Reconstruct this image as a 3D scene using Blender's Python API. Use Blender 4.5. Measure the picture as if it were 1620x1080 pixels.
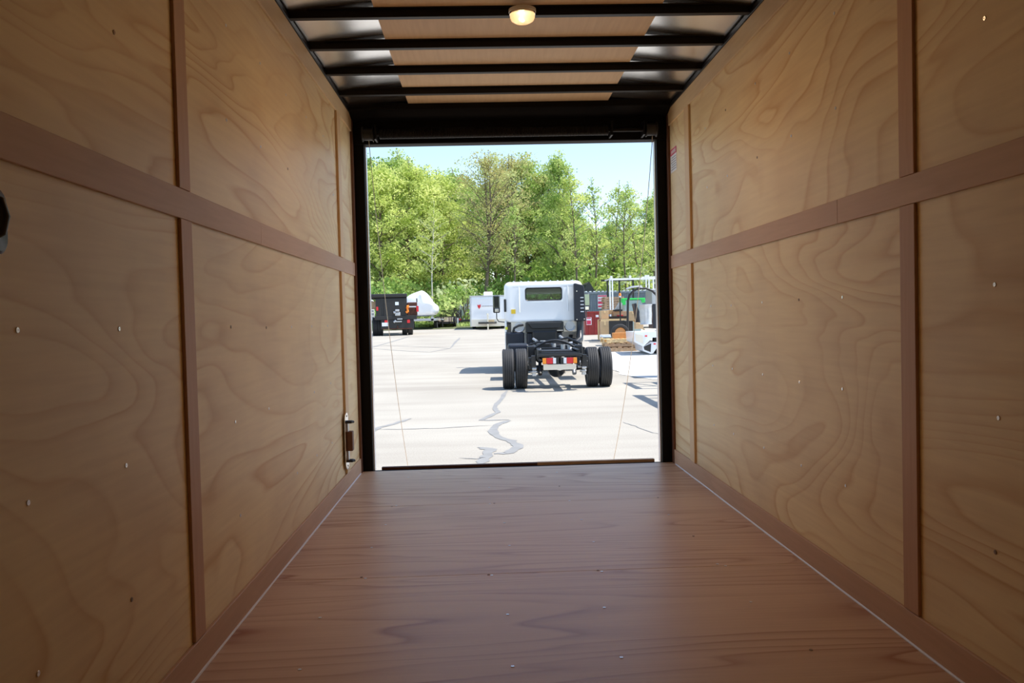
import bpy, math, random
import numpy as np
from mathutils import Vector, Matrix, Euler
S = bpy.context.scene
COL = S.collection
for o in list(bpy.data.objects): bpy.data.objects.remove(o)
random.seed(4)
PI = math.pi

# ------------------------------------------------------------------ camera
F = 1308.0
CH = 0.908                                  # camera height over the trailer floor
YAW, PIT, ROL = 0.0317, -0.0280, -0.0247
def axes():
    cy, sy, cp, sp, cr, sr = math.cos(YAW), math.sin(YAW), math.cos(PIT), math.sin(PIT), math.cos(ROL), math.sin(ROL)
    f = Vector((sy*cp, cy*cp, sp)); r0 = Vector((cy, -sy, 0)); u0 = r0.cross(f)
    return cr*r0 + sr*u0, -sr*r0 + cr*u0, f
CR, CU, CF = axes()
CAM = Vector((0, 0, CH))
cd = bpy.data.cameras.new('camera'); cam = bpy.data.objects.new('camera', cd); COL.objects.link(cam)
cd.sensor_width = 36; cd.lens = F/1620*36; cd.clip_start = 0.02; cd.clip_end = 600
cam.matrix_world = Matrix(((CR.x, CU.x, -CF.x, 0), (CR.y, CU.y, -CF.y, 0), (CR.z, CU.z, -CF.z, CH), (0, 0, 0, 1)))
S.camera = cam
# ------------------------------------------------------------------ light
SUN_EL, SUN_AZ = math.radians(61), math.radians(97)       # azimuth measured clockwise from +y
w = bpy.data.worlds.new('world'); S.world = w; w.use_nodes = True
nt = w.node_tree; nt.nodes.clear()
sky = nt.nodes.new('ShaderNodeTexSky'); sky.sky_type = 'NISHITA'; sky.sun_disc = False
sky.sun_elevation = SUN_EL; sky.sun_rotation = SUN_AZ; sky.air_density = 1.0; sky.dust_density = 0.6; sky.ozone_density = 1.0
bg = nt.nodes.new('ShaderNodeBackground'); bg.inputs[1].default_value = 0.175
out = nt.nodes.new('ShaderNodeOutputWorld')
nt.links.new(sky.outputs[0], bg.inputs[0]); nt.links.new(bg.outputs[0], out.inputs[0])
sl = bpy.data.lights.new('sun', 'SUN'); sun = bpy.data.objects.new('sun', sl); COL.objects.link(sun)
sl.energy = 4.2; sl.angle = math.radians(0.55); sl.color = (1.0, 0.95, 0.87)
sdir = Vector((math.sin(SUN_AZ)*math.cos(SUN_EL), math.cos(SUN_AZ)*math.cos(SUN_EL), math.sin(SUN_EL)))
sun.rotation_euler = sdir.to_track_quat('Z', 'Y').to_euler(); sun.location = (20, 0, 30)
S.view_settings.view_transform = 'Standard'; S.view_settings.look = 'None'
S.view_settings.exposure = 0.72; S.view_settings.gamma = 1.0; S.view_settings.use_curve_mapping = False

# ------------------------------------------------------------------ ground shape
GZ = -0.45
def zg(y):
    if y < 20: return GZ
    if y < 37: return GZ + .04*(y-20)
    return GZ + .68 + .016*(y-37)
def ray(px, py): return CF + (px-810)/F*CR - (py-540)/F*CU
def gp(px, py, dz=0.0):
    d = ray(px, py); t0, t1 = 1.0, 400.0
    for k in range(60):
        t = (t0+t1)/2; p = CAM + t*d
        if p.z > zg(p.y): t0 = t
        else: t1 = t
    p = CAM + t0*d; p.z = zg(p.y)+dz; return p
def at(px, py, Y):
    d = ray(px, py); return CAM + d*(Y/d.y)
def on_x(px, py, x):
    d = ray(px, py); return CAM + d*(x/d.x)
def on_z(px, py, z):
    d = ray(px, py); return CAM + d*((z-CH)/d.z)

# ------------------------------------------------------------------ materials
def new_mat(name):
    m = bpy.data.materials.new(name); m.use_nodes = True
    return m, m.node_tree, m.node_tree.nodes['Principled BSDF']
def mat(name, col, rough=.5, metal=0., noise=0., nscale=8., bump=0., emit=0., trans=0., ecol=None, spec=None):
    m, t, b = new_mat(name)
    b.inputs['Base Color'].default_value = (*col, 1); b.inputs['Roughness'].default_value = rough; b.inputs['Metallic'].default_value = metal
    if spec is not None: b.inputs['Specular IOR Level'].default_value = spec
    if trans: b.inputs['Transmission Weight'].default_value = trans
    if emit:
        b.inputs['Emission Color'].default_value = (*(ecol or col), 1); b.inputs['Emission Strength'].default_value = emit
    if noise or bump:
        tc = t.nodes.new('ShaderNodeTexCoord'); n = t.nodes.new('ShaderNodeTexNoise')
        n.inputs['Scale'].default_value = nscale; n.inputs['Detail'].default_value = 6
        t.links.new(tc.outputs['Object'], n.inputs['Vector'])
        if noise:
            mx = t.nodes.new('ShaderNodeMix'); mx.data_type = 'RGBA'
            mx.inputs[6].default_value = (*[c*(1-noise) for c in col], 1); mx.inputs[7].default_value = (*[min(1, c*(1+noise)) for c in col], 1)
            t.links.new(n.outputs['Fac'], mx.inputs[0]); t.links.new(mx.outputs[2], b.inputs['Base Color'])
        if bump:
            bp = t.nodes.new('ShaderNodeBump'); bp.inputs['Strength'].default_value = bump; bp.inputs['Distance'].default_value = .02
            t.links.new(n.outputs['Fac'], bp.inputs['Height']); t.links.new(bp.outputs[0], b.inputs['Normal'])
    return m
def ramp(t, pts):
    r = t.nodes.new('ShaderNodeValToRGB'); e = r.color_ramp.elements
    while len(e) > 1: e.remove(e[-1])
    e[0].position = pts[0][0]; e[0].color = (*pts[0][1], 1)
    for p, c in pts[1:]:
        x = e.new(p); x.color = (*c, 1)
    return r
def wood(name, light, line, mscale, freq=9., line_amt=.75, blotch=None, blotch_amt=.5, fibre=(60, 3, 60), rough=.55, nsc=1.0, dist=.6, spec=.35):
    """Rotary cut plywood face: contour-like growth figure, fine fibres and weathering blotches."""
    m, t, b = new_mat(name); N = t.nodes.new; L = t.links.new
    tc = N('ShaderNodeTexCoord'); oi = N('ShaderNodeObjectInfo')
    mp = N('ShaderNodeMapping'); mp.inputs['Scale'].default_value = mscale; L(tc.outputs['Object'], mp.inputs[0])
    wv = N('ShaderNodeMath'); wv.operation = 'MULTIPLY'; wv.inputs[1].default_value = 37; L(oi.outputs['Random'], wv.inputs[0])
    n1 = N('ShaderNodeTexNoise'); n1.noise_dimensions = '4D'; n1.inputs['Scale'].default_value = nsc; n1.inputs['Detail'].default_value = 2.6
    n1.inputs['Roughness'].default_value = .42; n1.inputs['Distortion'].default_value = dist
    L(mp.outputs[0], n1.inputs['Vector']); L(wv.outputs[0], n1.inputs['W'])
    mu = N('ShaderNodeMath'); mu.operation = 'MULTIPLY'; mu.inputs[1].default_value = freq; L(n1.outputs['Fac'], mu.inputs[0])
    fr = N('ShaderNodeMath'); fr.operation = 'FRACT'; L(mu.outputs[0], fr.inputs[0])
    rp = ramp(t, [(0, (0, 0, 0)), (.40, (.10, .10, .10)), (.72, (.42, .42, .42)), (.88, (1, 1, 1)), (.94, (.35, .35, .35)), (1, (0, 0, 0))]); L(fr.outputs[0], rp.inputs[0])
    n2 = N('ShaderNodeTexNoise'); n2.noise_dimensions = '4D'; n2.inputs['Scale'].default_value = 1.6; n2.inputs['Detail'].default_value = 3
    L(mp.outputs[0], n2.inputs['Vector']); L(wv.outputs[0], n2.inputs['W'])
    r2 = ramp(t, [(.34, (.12, .12, .12)), (.60, (1, 1, 1))]); L(n2.outputs['Fac'], r2.inputs[0])
    ml = N('ShaderNodeMath'); ml.operation = 'MULTIPLY'; L(rp.outputs[0], ml.inputs[0]); L(r2.outputs[0], ml.inputs[1])
    m2 = N('ShaderNodeMath'); m2.operation = 'MULTIPLY'; m2.inputs[1].default_value = line_amt; L(ml.outputs[0], m2.inputs[0])
    mf = N('ShaderNodeMapping'); mf.inputs['Scale'].default_value = fibre; L(tc.outputs['Object'], mf.inputs[0])
    n3 = N('ShaderNodeTexNoise'); n3.inputs['Scale'].default_value = 1; n3.inputs['Detail'].default_value = 4; L(mf.outputs[0], n3.inputs['Vector'])
    ma = N('ShaderNodeMix'); ma.data_type = 'RGBA'; ma.inputs[6].default_value = (*light, 1); ma.inputs[7].default_value = (*line, 1); L(m2.outputs[0], ma.inputs[0])
    n4 = N('ShaderNodeTexNoise'); n4.noise_dimensions = '4D'; n4.inputs['Scale'].default_value = 2.3; n4.inputs['Detail'].default_value = 5
    L(tc.outputs['Object'], n4.inputs['Vector']); L(wv.outputs[0], n4.inputs['W'])
    r4 = ramp(t, [(.42, (0, 0, 0)), (.72, (1, 1, 1))]); L(n4.outputs['Fac'], r4.inputs[0])
    b4 = N('ShaderNodeMath'); b4.operation = 'MULTIPLY'; b4.inputs[1].default_value = blotch_amt; L(r4.outputs[0], b4.inputs[0])
    mb = N('ShaderNodeMix'); mb.data_type = 'RGBA'; mb.inputs[7].default_value = (*(blotch or line), 1); L(ma.outputs[2], mb.inputs[6]); L(b4.outputs[0], mb.inputs[0])
    mc = N('ShaderNodeMix'); mc.data_type = 'RGBA'; mc.blend_type = 'MULTIPLY'; mc.inputs[0].default_value = .5; L(mb.outputs[2], mc.inputs[6])
    r3 = ramp(t, [(.3, (.84, .8, .76)), (.7, (1, 1, 1))]); L(n3.outputs['Fac'], r3.inputs[0]); L(r3.outputs[0], mc.inputs[7])
    L(mc.outputs[2], b.inputs['Base Color']); b.inputs['Roughness'].default_value = rough; b.inputs['Specular IOR Level'].default_value = spec
    bp = N('ShaderNodeBump'); bp.inputs['Strength'].default_value = .12; bp.inputs['Distance'].default_value = .004; L(n3.outputs['Fac'], bp.inputs['Height']); L(bp.outputs[0], b.inputs['Normal'])
    return m
M = {}
M['ply_wall'] = wood('plywood_wall', (.91, .76, .46), (.66, .39, .13), (1, .46, 1.6), freq=22, line_amt=.78, blotch=(.64, .47, .30), blotch_amt=.45, nsc=.9, dist=.8, rough=.5, spec=.38)
M['ply_floor'] = wood('plywood_floor', (.70, .50, .33), (.38, .15, .05), (.24, 2.7, 1), freq=22, line_amt=1.0, blotch=(.56, .37, .24), blotch_amt=.4, fibre=(3, 90, 60), rough=.40, spec=.5)
M['ply_roof'] = wood('plywood_roof', (.80, .62, .41), (.66, .45, .25), (.7, .35, 1), freq=4, line_amt=.25, blotch=(.70, .52, .33), blotch_amt=.3, fibre=(60, 4, 60))
M['lauan'] = wood('lauan_trim', (.62, .41, .27), (.46, .27, .16), (1, .6, 2.5), freq=4, line_amt=.35, blotch=(.52, .35, .26), blotch_amt=.4, fibre=(80, 5, 80))
M['lauan_v'] = wood('lauan_trim_upright', (.58, .35, .22), (.42, .23, .13), (1, 2.5, .5), freq=4, line_amt=.35, blotch=(.48, .29, .2), blotch_amt=.4, fibre=(80, 80, 5))
M['pine_v'] = wood('pine_batten', (.80, .60, .36), (.64, .42, .2), (1, 3, .4), freq=4, line_amt=.4, blotch=(.7, .5, .3), blotch_amt=.3, fibre=(80, 80, 5))
M['pine_top'] = wood('pine_cove', (.78, .62, .38), (.6, .4, .22), (1, .4, 2), freq=4, line_amt=.3, blotch=(.6, .43, .28), blotch_amt=.4, fibre=(80, 5, 80))
M['black_steel'] = mat('black_painted_steel', (.008, .007, .007), .45, 0, .2, 20, spec=.25)
M['black_frame'] = mat('black_frame_paint', (.006, .005, .005), .6, spec=.15)
M['brown_wood'] = mat('dark_brown_wood', (.16, .07, .04), .6, 0, .2, 30)
M['silicone'] = mat('silicone_sealant', (.85, .86, .9), .35)
M['zinc'] = mat('zinc_screw', (.75, .77, .8), .3, .9)
M['rust_screw'] = mat('dull_screw', (.25, .18, .13), .5, .6)
M['chrome'] = mat('chrome', (.8, .8, .8), .18, 1)
M['alu'] = mat('aluminium', (.52, .53, .54), .42, .7, .15, 12)
M['white_alu'] = mat('white_aluminium_skin', (.86, .88, .9), .25)
M['white_paint'] = mat('white_truck_paint', (.90, .92, .93), .16, 0)
M['plastic_black'] = mat('black_plastic', (.018, .019, .02), .42)
M['rubber'] = mat('tyre_rubber', (.022, .022, .022), .75, 0, .3, 30)
M['chassis'] = mat('black_chassis_paint', (.014, .015, .018), .35, 0, .3, 15)
M['blueblack'] = mat('blue_black_plastic', (.007, .010, .020), .4)
M['red_lens'] = mat('red_lens', (.62, .02, .03), .25)
M['amber_lens'] = mat('amber_lens', (.9, .30, .03), .25)
M['white_lens'] = mat('white_lens', (.75, .78, .82), .2)
M['plate_steel'] = mat('bare_steel_plate', (.72, .68, .6), .3, .4)
M['yellow_label'] = mat('yellow_label', (.80, .55, .03), .5)
M['green_label'] = mat('yellow_green_label', (.72, .72, .05), .5)
M['rust'] = mat('rusty_steel', (.085, .032, .018), .8, 0, .5, 12)
M['dirty_black'] = mat('worn_black_paint', (.016, .015, .015), .45, 0, .5, 8)
M['cardboard'] = mat('cardboard', (.58, .40, .22), .8, 0, .12, 5)
M['pallet_wood'] = mat('pallet_wood', (.50, .34, .21), .8, 0, .35, 9)
M['new_wood'] = mat('new_lumber', (.80, .58, .30), .7, 0, .2, 12)
M['orange_wood'] = mat('orange_stained_wood', (.55, .24, .07), .6, 0, .25, 10)
M['red_paint'] = mat('red_bin_paint', (.33, .035, .03), .5, 0, .2, 6)
M['green_plastic'] = mat('green_plastic', (.03, .55, .09), .4)
M['grey_container'] = mat('grey_container_paint', (.22, .25, .29), .5, 0, .15, 4)
M['shrink'] = mat('white_shrink_wrap', (.92, .93, .95), .3, 0, 0, 3, .35)
M['tarp'] = mat('pale_blue_tarp', (.78, .85, .93), .4, 0, .12, 3, .5)
M['orange'] = mat('orange_beacon', (.95, .25, .02), .3)
M['red_sign'] = mat('red_sign', (.62, .04, .10), .5)
M['white_sign'] = mat('white_sign', (.85, .85, .88), .5)
M['grey_text'] = mat('grey_lettering', (.28, .29, .32), .5)
M['rubber_mat'] = mat('dark_mesh', (.03, .035, .03), .8)
M['bark'] = mat('grey_brown_bark', (.16, .125, .095), .9, 0, .35, 9, .6)
M['birch'] = mat('pale_bark', (.55, .52, .45), .8, 0, .25, 9, .4)
M['tar'] = mat('tar_sealant', (.25, .248, .24), .8, 0, .25, 6)
def tread_mat():
    m, t, b = new_mat('tyre_tread'); N = t.nodes.new; L = t.links.new
    b.inputs['Base Color'].default_value = (.03, .03, .031, 1); b.inputs['Roughness'].default_value = .7
    return m
M['tread'] = tread_mat()
def galv():
    m, t, b = new_mat('galvanised_roof_sheet'); N = t.nodes.new; L = t.links.new
    b.inputs['Base Color'].default_value = (.90, .89, .88, 1); b.inputs['Metallic'].default_value = 1; b.inputs['Roughness'].default_value = .23
    return m
M['galv'] = galv()
def glass(name, tint, rough=.0):
    m, t, b = new_mat(name); t.nodes.remove(b); N = t.nodes.new; L = t.links.new
    g = N('ShaderNodeBsdfGlossy'); g.inputs['Roughness'].default_value = rough; tr = N('ShaderNodeBsdfTransparent'); tr.inputs[0].default_value = (*tint, 1)
    fz = N('ShaderNodeFresnel'); fz.inputs[0].default_value = 1.5; mx = N('ShaderNodeMixShader'); L(fz.outputs[0], mx.inputs[0]); L(tr.outputs[0], mx.inputs[1]); L(g.outputs[0], mx.inputs[2])
    L(mx.outputs[0], t.nodes['Material Output'].inputs[0]); return m
M['glass'] = glass('tinted_window_glass', (.55, .72, .64))
M['mirror'] = mat('mirror_glass', (.25, .33, .32), .03, .9)
def leaf(name, c1, c2, tr=.45):
    m, t, b = new_mat(name); t.nodes.remove(b); N = t.nodes.new; L = t.links.new
    tc = N('ShaderNodeTexCoord'); n = N('ShaderNodeTexNoise'); n.inputs['Scale'].default_value = .9; n.inputs['Detail'].default_value = 5; L(tc.outputs['Object'], n.inputs['Vector'])
    r = ramp(t, [(.38, c1), (.62, c2)]); L(n.outputs['Fac'], r.inputs[0])
    d = N('ShaderNodeBsdfDiffuse'); x = N('ShaderNodeBsdfTranslucent'); mx = N('ShaderNodeMixShader'); mx.inputs[0].default_value = tr
    L(r.outputs[0], d.inputs[0]); L(r.outputs[0], x.inputs[0]); L(d.outputs[0], mx.inputs[1]); L(x.outputs[0], mx.inputs[2])
    L(mx.outputs[0], t.nodes['Material Output'].inputs[0]); return m
M['leaf_yellow'] = leaf('yellow_green_leaves', (.44, .55, .13), (.80, .85, .34))
M['leaf_mid'] = leaf('mid_green_leaves', (.30, .44, .11), (.62, .72, .28))
M['leaf_dark'] = leaf('deep_green_leaves', (.18, .32, .08), (.40, .56, .19))
M['leaf_bud'] = leaf('reddish_budding_leaves', (.50, .44, .19), (.58, .66, .27))
M['leaf_pale'] = leaf('pale_silvery_leaves', (.46, .54, .26), (.66, .72, .42))
def ground_mat():
    m, t, b = new_mat('sunbleached_asphalt'); N = t.nodes.new; L = t.links.new
    tc = N('ShaderNodeTexCoord')
    n1 = N('ShaderNodeTexNoise'); n1.inputs['Scale'].default_value = .35; n1.inputs['Detail'].default_value = 6; L(tc.outputs['Object'], n1.inputs['Vector'])
    r1 = ramp(t, [(.3, (.38, .353, .305)), (.7, (.46, .432, .375))]); L(n1.outputs['Fac'], r1.inputs[0])
    n2 = N('ShaderNodeTexNoise'); n2.inputs['Scale'].default_value = 60; n2.inputs['Detail'].default_value = 3; L(tc.outputs['Object'], n2.inputs['Vector'])
    r2 = ramp(t, [(.35, (.68, .66, .64)), (.6, (1, 1, 1))]); L(n2.outputs['Fac'], r2.inputs[0])
    mp = N('ShaderNodeMapping'); mp.inputs['Scale'].default_value = (.25, 1.6, 1); L(tc.outputs['Object'], mp.inputs[0])
    n3 = N('ShaderNodeTexNoise'); n3.inputs['Scale'].default_value = .9; n3.inputs['Detail'].default_value = 7; L(mp.outputs[0], n3.inputs['Vector'])
    r3 = ramp(t, [(.35, (.86, .85, .85)), (.55, (1, 1, 1))]); L(n3.outputs['Fac'], r3.inputs[0])
    a = N('ShaderNodeMix'); a.data_type = 'RGBA'; a.blend_type = 'MULTIPLY'; a.inputs[0].default_value = .45; L(r1.outputs[0], a.inputs[6]); L(r2.outputs[0], a.inputs[7])
    c = N('ShaderNodeMix'); c.data_type = 'RGBA'; c.blend_type = 'MULTIPLY'; c.inputs[0].default_value = .8; L(a.outputs[2], c.inputs[6]); L(r3.outputs[0], c.inputs[7])
    L(c.outputs[2], b.inputs['Base Color']); b.inputs['Roughness'].default_value = .85; b.inputs['Specular IOR Level'].default_value = .2
    return m
M['ground'] = ground_mat()
M['gravel'] = mat('white_gravel', (.56, .555, .53), .9, 0, .12, 30)
M['grass'] = mat('grass_green', (.16, .27, .05), .9, 0, .4, 3)
M['forest_floor'] = mat('leaf_litter', (.10, .12, .045), .9, 0, .5, 2)

# ------------------------------------------------------------------ mesh helpers
def xf(rot=None, loc=(0, 0, 0)):
    return Matrix.Translation(loc) @ (Euler(rot).to_matrix().to_4x4() if rot else Matrix.Identity(4))
class MB:
    def __init__(s): s.v = []; s.f = []
    def add(s, vs, fs, m=None):
        k = len(s.v); s.v += [tuple(m @ Vector(v)) if m else tuple(v) for v in vs]; s.f += [tuple(i+k for i in f) for f in fs]; return s
    def box(s, x0, x1, y0, y1, z0, z1, m=None):
        vs = [(x, y, z) for x in (x0, x1) for y in (y0, y1) for z in (z0, z1)]
        return s.add(vs, [(0, 1, 3, 2), (4, 6, 7, 5), (0, 4, 5, 1), (2, 3, 7, 6), (0, 2, 6, 4), (1, 5, 7, 3)], m)
    def cbox(s, c, d, rot=None):
        return s.box(-d[0]/2, d[0]/2, -d[1]/2, d[1]/2, -d[2]/2, d[2]/2, xf(rot, c))
    def cyl(s, a, b, r, r2=None, n=16, caps=True):
        a, b = Vector(a), Vector(b); r2 = r if r2 is None else r2
        z = (b-a).normalized(); x = z.orthogonal().normalized(); y = z.cross(x)
        vs = []
        for p, q in ((a, r), (b, r2)):
            vs += [p + q*(math.cos(2*PI*i/n)*x + math.sin(2*PI*i/n)*y) for i in range(n)]
        fs = [(i, (i+1) % n, n+(i+1) % n, n+i) for i in range(n)]
        if caps: fs += [tuple(range(n))[::-1], tuple(range(n, 2*n))]
        return s.add(vs, fs)
    def tube(s, pts, r, n=8, caps=True):
        pts = [Vector(p) for p in pts]; rs = r if isinstance(r, (list, tuple)) else [r]*len(pts); loops = []
        ref = None
        for i, p in enumerate(pts):
            d = (pts[min(i+1, len(pts)-1)] - pts[max(i-1, 0)]).normalized()
            if ref is None: ref = d.orthogonal().normalized()
            x = (ref - d*ref.dot(d)).normalized(); y = d.cross(x); ref = x
            loops.append([p + rs[i]*(math.cos(2*PI*k/n)*x + math.sin(2*PI*k/n)*y) for k in range(n)])
        return s.loft(loops, caps)
    def loft(s, loops, caps=True, m=None):
        n = len(loops[0]); vs = [v for l in loops for v in l]; fs = []
        for j in range(len(loops)-1):
            for i in range(n):
                fs.append((j*n+i, j*n+(i+1) % n, (j+1)*n+(i+1) % n, (j+1)*n+i))
        if caps: fs += [tuple(range(n))[::-1], tuple(range((len(loops)-1)*n, len(loops)*n))]
        return s.add(vs, fs, m)
    def lathe(s, prof, m=None, n=32):       # prof: (radius, height) about z
        loops = [[(r*math.cos(2*PI*i/n), r*math.sin(2*PI*i/n), h) for i in range(n)] for r, h in prof]
        return s.loft(loops, False, m)
    def prism(s, poly, y0, y1, m=None):     # poly of (x, z) pushed along y
        n = len(poly); vs = [(x, y0, z) for x, z in poly] + [(x, y1, z) for x, z in poly]
        return s.add(vs, [tuple(range(n)), tuple(range(n, 2*n))[::-1]] + [(i, n+i, n+(i+1) % n, (i+1) % n) for i in range(n)], m)
    def torus(s, c, R, r, m=None, n=32, k=10, a0=0, a1=2*PI):
        loops = []; full = a1-a0 > 6.28
        for i in range(n + (0 if full else 1)):
            a = a0+(a1-a0)*i/n
            loops.append([((R+r*math.cos(2*PI*j/k))*math.cos(a)+c[0], (R+r*math.cos(2*PI*j/k))*math.sin(a)+c[1], r*math.sin(2*PI*j/k)+c[2]) for j in range(k)])
        if full: loops.append(loops[0])
        return s.loft(loops, not full, m)
    def build(s, name, m, parent=None, smooth=False, bevel=0, seg=2, auto=None):
        me = bpy.data.meshes.new(name); me.from_pydata(s.v, [], s.f); me.update()
        import bmesh
        bm = bmesh.new(); bm.from_mesh(me); bmesh.ops.recalc_face_normals(bm, faces=bm.faces); bm.to_mesh(me); bm.free()
        me.materials.append(M[m] if isinstance(m, str) else m)
        o = bpy.data.objects.new(name, me); COL.objects.link(o)
        if parent: o.parent = parent
        if smooth:
            for p in me.polygons: p.use_smooth = True
            try: me.set_sharp_from_angle(angle=math.radians(auto or 40))
            except Exception: pass
        if bevel:
            b = o.modifiers.new('bevel', 'BEVEL'); b.width = bevel; b.segments = seg; b.limit_method = 'ANGLE'; b.angle_limit = math.radians(40)
        return o
def rrect(x0, x1, z0, z1, r, n=6, y=0):
    pts = []
    for cx, cz, a in ((x1-r, z1-r, 0), (x0+r, z1-r, PI/2), (x0+r, z0+r, PI), (x1-r, z0+r, 1.5*PI)):
        for i in range(n+1):
            t = a + PI/2*i/n; pts.append((cx+r*math.cos(t), y, cz+r*math.sin(t)))
    return pts
def thing(name, label, cat, loc=(0, 0, 0), rotz=0, group=None, scale=1):
    o = bpy.data.objects.new(name, None); COL.objects.link(o); o.location = loc; o.rotation_euler = (0, 0, rotz); o.scale = (scale,)*3
    o.empty_display_size = .2
    return tag(o, label, cat, group)
def tag(o, label, cat, group=None, kind=None):
    o['label'] = label; o['category'] = cat
    if group: o['group'] = group
    if kind: o['kind'] = kind
    return o
def struct(o, label=None, cat=None):
    o['kind'] = 'structure'
    if label: o['label'] = label
    if cat: o['category'] = cat
    return o

# ------------------------------------------------------------------ the trailer: the room the camera stands in
XL, XR, H = -.7785, 1.1415, 2.142
YE, YF = 5.0, -1.05                         # rear wall end, front wall
RB = H                                      # underside of the roof bars
RT = H + .042                               # roof sheet
ZR0, ZR1 = 1.185, 1.262                     # mid rail
YT = [(-.16, -.08), (2.145, 2.222), (4.49, 4.585)]
DY0, DY1, DZ1 = -.75, .45, 1.95             # side doorway in the left wall, beside the photographer
# floor
fl = struct(MB().box(XL-.05, XR+.05, YF-.05, 5.03, -.10, -.018).build('floor', 'black_frame'), 'trailer floor of plywood sheets', 'floor')
seams = [YF-.05, -.47, .66, 1.79, 2.925, 4.055, 5.03]
for a, b in zip(seams[:-1], seams[1:]):
    MB().box(XL-.01, XR+.01, a+.0008, b-.0008, -.018, 0).build('plywood_sheet', 'ply_floor', fl, bevel=.0012, seg=1)
def screw_mesh():
    b = MB(); b.lathe([(.0001, .0012), (.0016, .0008), (.0022, .0012), (.0046, .0012), (.0052, .0004), (.0052, 0)], n=14)
    return b
scr0 = {}
def screw(parent, p, rot, dull=False):
    k = 'd' if dull else 'z'
    if k not in scr0:
        o = screw_mesh().build('screw', 'rust_screw' if dull else 'zinc', parent); scr0[k] = o
    else:
        o = scr0[k].copy(); COL.objects.link(o); o.parent = parent
    o.location = p; o.rotation_euler = rot
for i, (px, py) in enumerate([(774,771),(782,796),(775,797),(798,827),(806,863),(773,909),(778,910),(803,972),(811,1054),(620,801),(627,800),(610,830),(588,866),(572,913),
    (578,915),(506,977),(474,1059),(885,769),(881,747),(1011,762),(901,792),(1041,787),(920,822),(1058,814),(939,857),(946,902),(952,904),(956,961),(983,1040),(1097,848),
    (1135,892),(1148,895),(1188,952),(1283,1028),(646,755)]):
    p = on_z(px, py, 0); screw(fl, (p.x, p.y, .0003), (0, 0, i), i % 4 == 1)
for x, s, n in ((XL, 1, 'l'), (XR, -1, 'r')):
    b = MB(); pts = []; y = YF
    while y <= 4.98:
        pts.append((x+s*(.0105+.0015*math.sin(y*7)*math.cos(y*3)), y, .002)); y += .1
    b.tube(pts, .0042, 6); b.build('sealant_bead', 'silicone', fl, smooth=True)
# walls
def wall(side, x, s):
    # s = +1 when the room lies on the +x side
    b = MB(); o0, o1 = (x-s*.045, x-s*.006)
    xs = sorted((o0, o1))
    if side == 'left':
        b.box(*xs, YF, DY0, -.1, RT+.02); b.box(*xs, DY1, YE, -.1, RT+.02); b.box(*xs, DY0, DY1, DZ1, RT+.02); b.box(*xs, DY0, DY1, -.1, .0)
    else: b.box(*xs, YF, YE, -.1, RT+.02)
    wl = struct(b.build('wall_'+side, 'white_alu'), 'plywood-lined %s wall of the trailer' % side, 'wall')
    xp = sorted((x-s*.006, x))
    ys = [YF, -.12, 2.185, 4.54, YE]
    for i in range(4):
        for z0, z1 in ((0, 1.222), (1.2235, H)):
            y0, y1 = ys[i]+.0008, ys[i+1]-.0008
            if side == 'left':
                if i == 0: continue
                if i == 1: y0 = DY1
            MB().box(*xp, y0, y1, z0, z1).build('plywood_panel', 'ply_wall', wl)
    return wl
WL = wall('left', XL, 1); WR = wall('right', XR, -1)
MB().box(XL-.006, XL, DY0-.0, DY1, DZ1, H).build('plywood_panel', 'ply_wall', WL)
MB().box(XL-.006, XL, YF, DY0, 0, H).build('plywood_panel', 'ply_wall', WL)
wf = struct(MB().box(XL-.05, XR+.05, YF-.05, YF-.008, -.1, RT+.02).build('wall_front', 'white_alu'), 'front wall of the trailer', 'wall')
MB().box(XL, XR, YF-.008, YF, 0, H).build('plywood_panel', 'ply_wall', wf)
for i, (px, py) in enumerate([(27,522),(188,520),(199,736),(44,795),(180,51),(365,517),(421,518),(372,667),(208,948),(60,1065),(380,815),(357,40),(411,100),(358,190),(452,150),
    (484,185),(511,215),(412,232),(455,267),(527,308),(461,517),(493,516),(518,515),(425,646),(523,606),(497,620),(470,748),(525,700),(501,720)]):
    p = on_x(px, py, XL); screw(WL, (XL+.0004, p.y, p.z), (0, PI/2, 0), i in (5, 6, 4, 8, 18))
for i, (px, py) in enumerate([(1333,470),(1264,474),(1206,478),(1157,483),(1125,484),(1333,615),(1265,604),(1207,592),(1159,583),(1128,578),(1130,672),(1161,686),(1209,708),(1268,736),
    (1338,768),(1574,450),(1580,661),(1575,873),(1558,29),(1320,21),(1249,84),(1195,132),(1148,174),(1322,171),(1252,215),(1198,249),(1151,278),(1116,203),(1119,296)]):
    p = on_x(px, py, XR); screw(WR, (XR-.0004, p.y, p.z), (0, -PI/2, 0), i in (1, 17, 22, 25))
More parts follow.
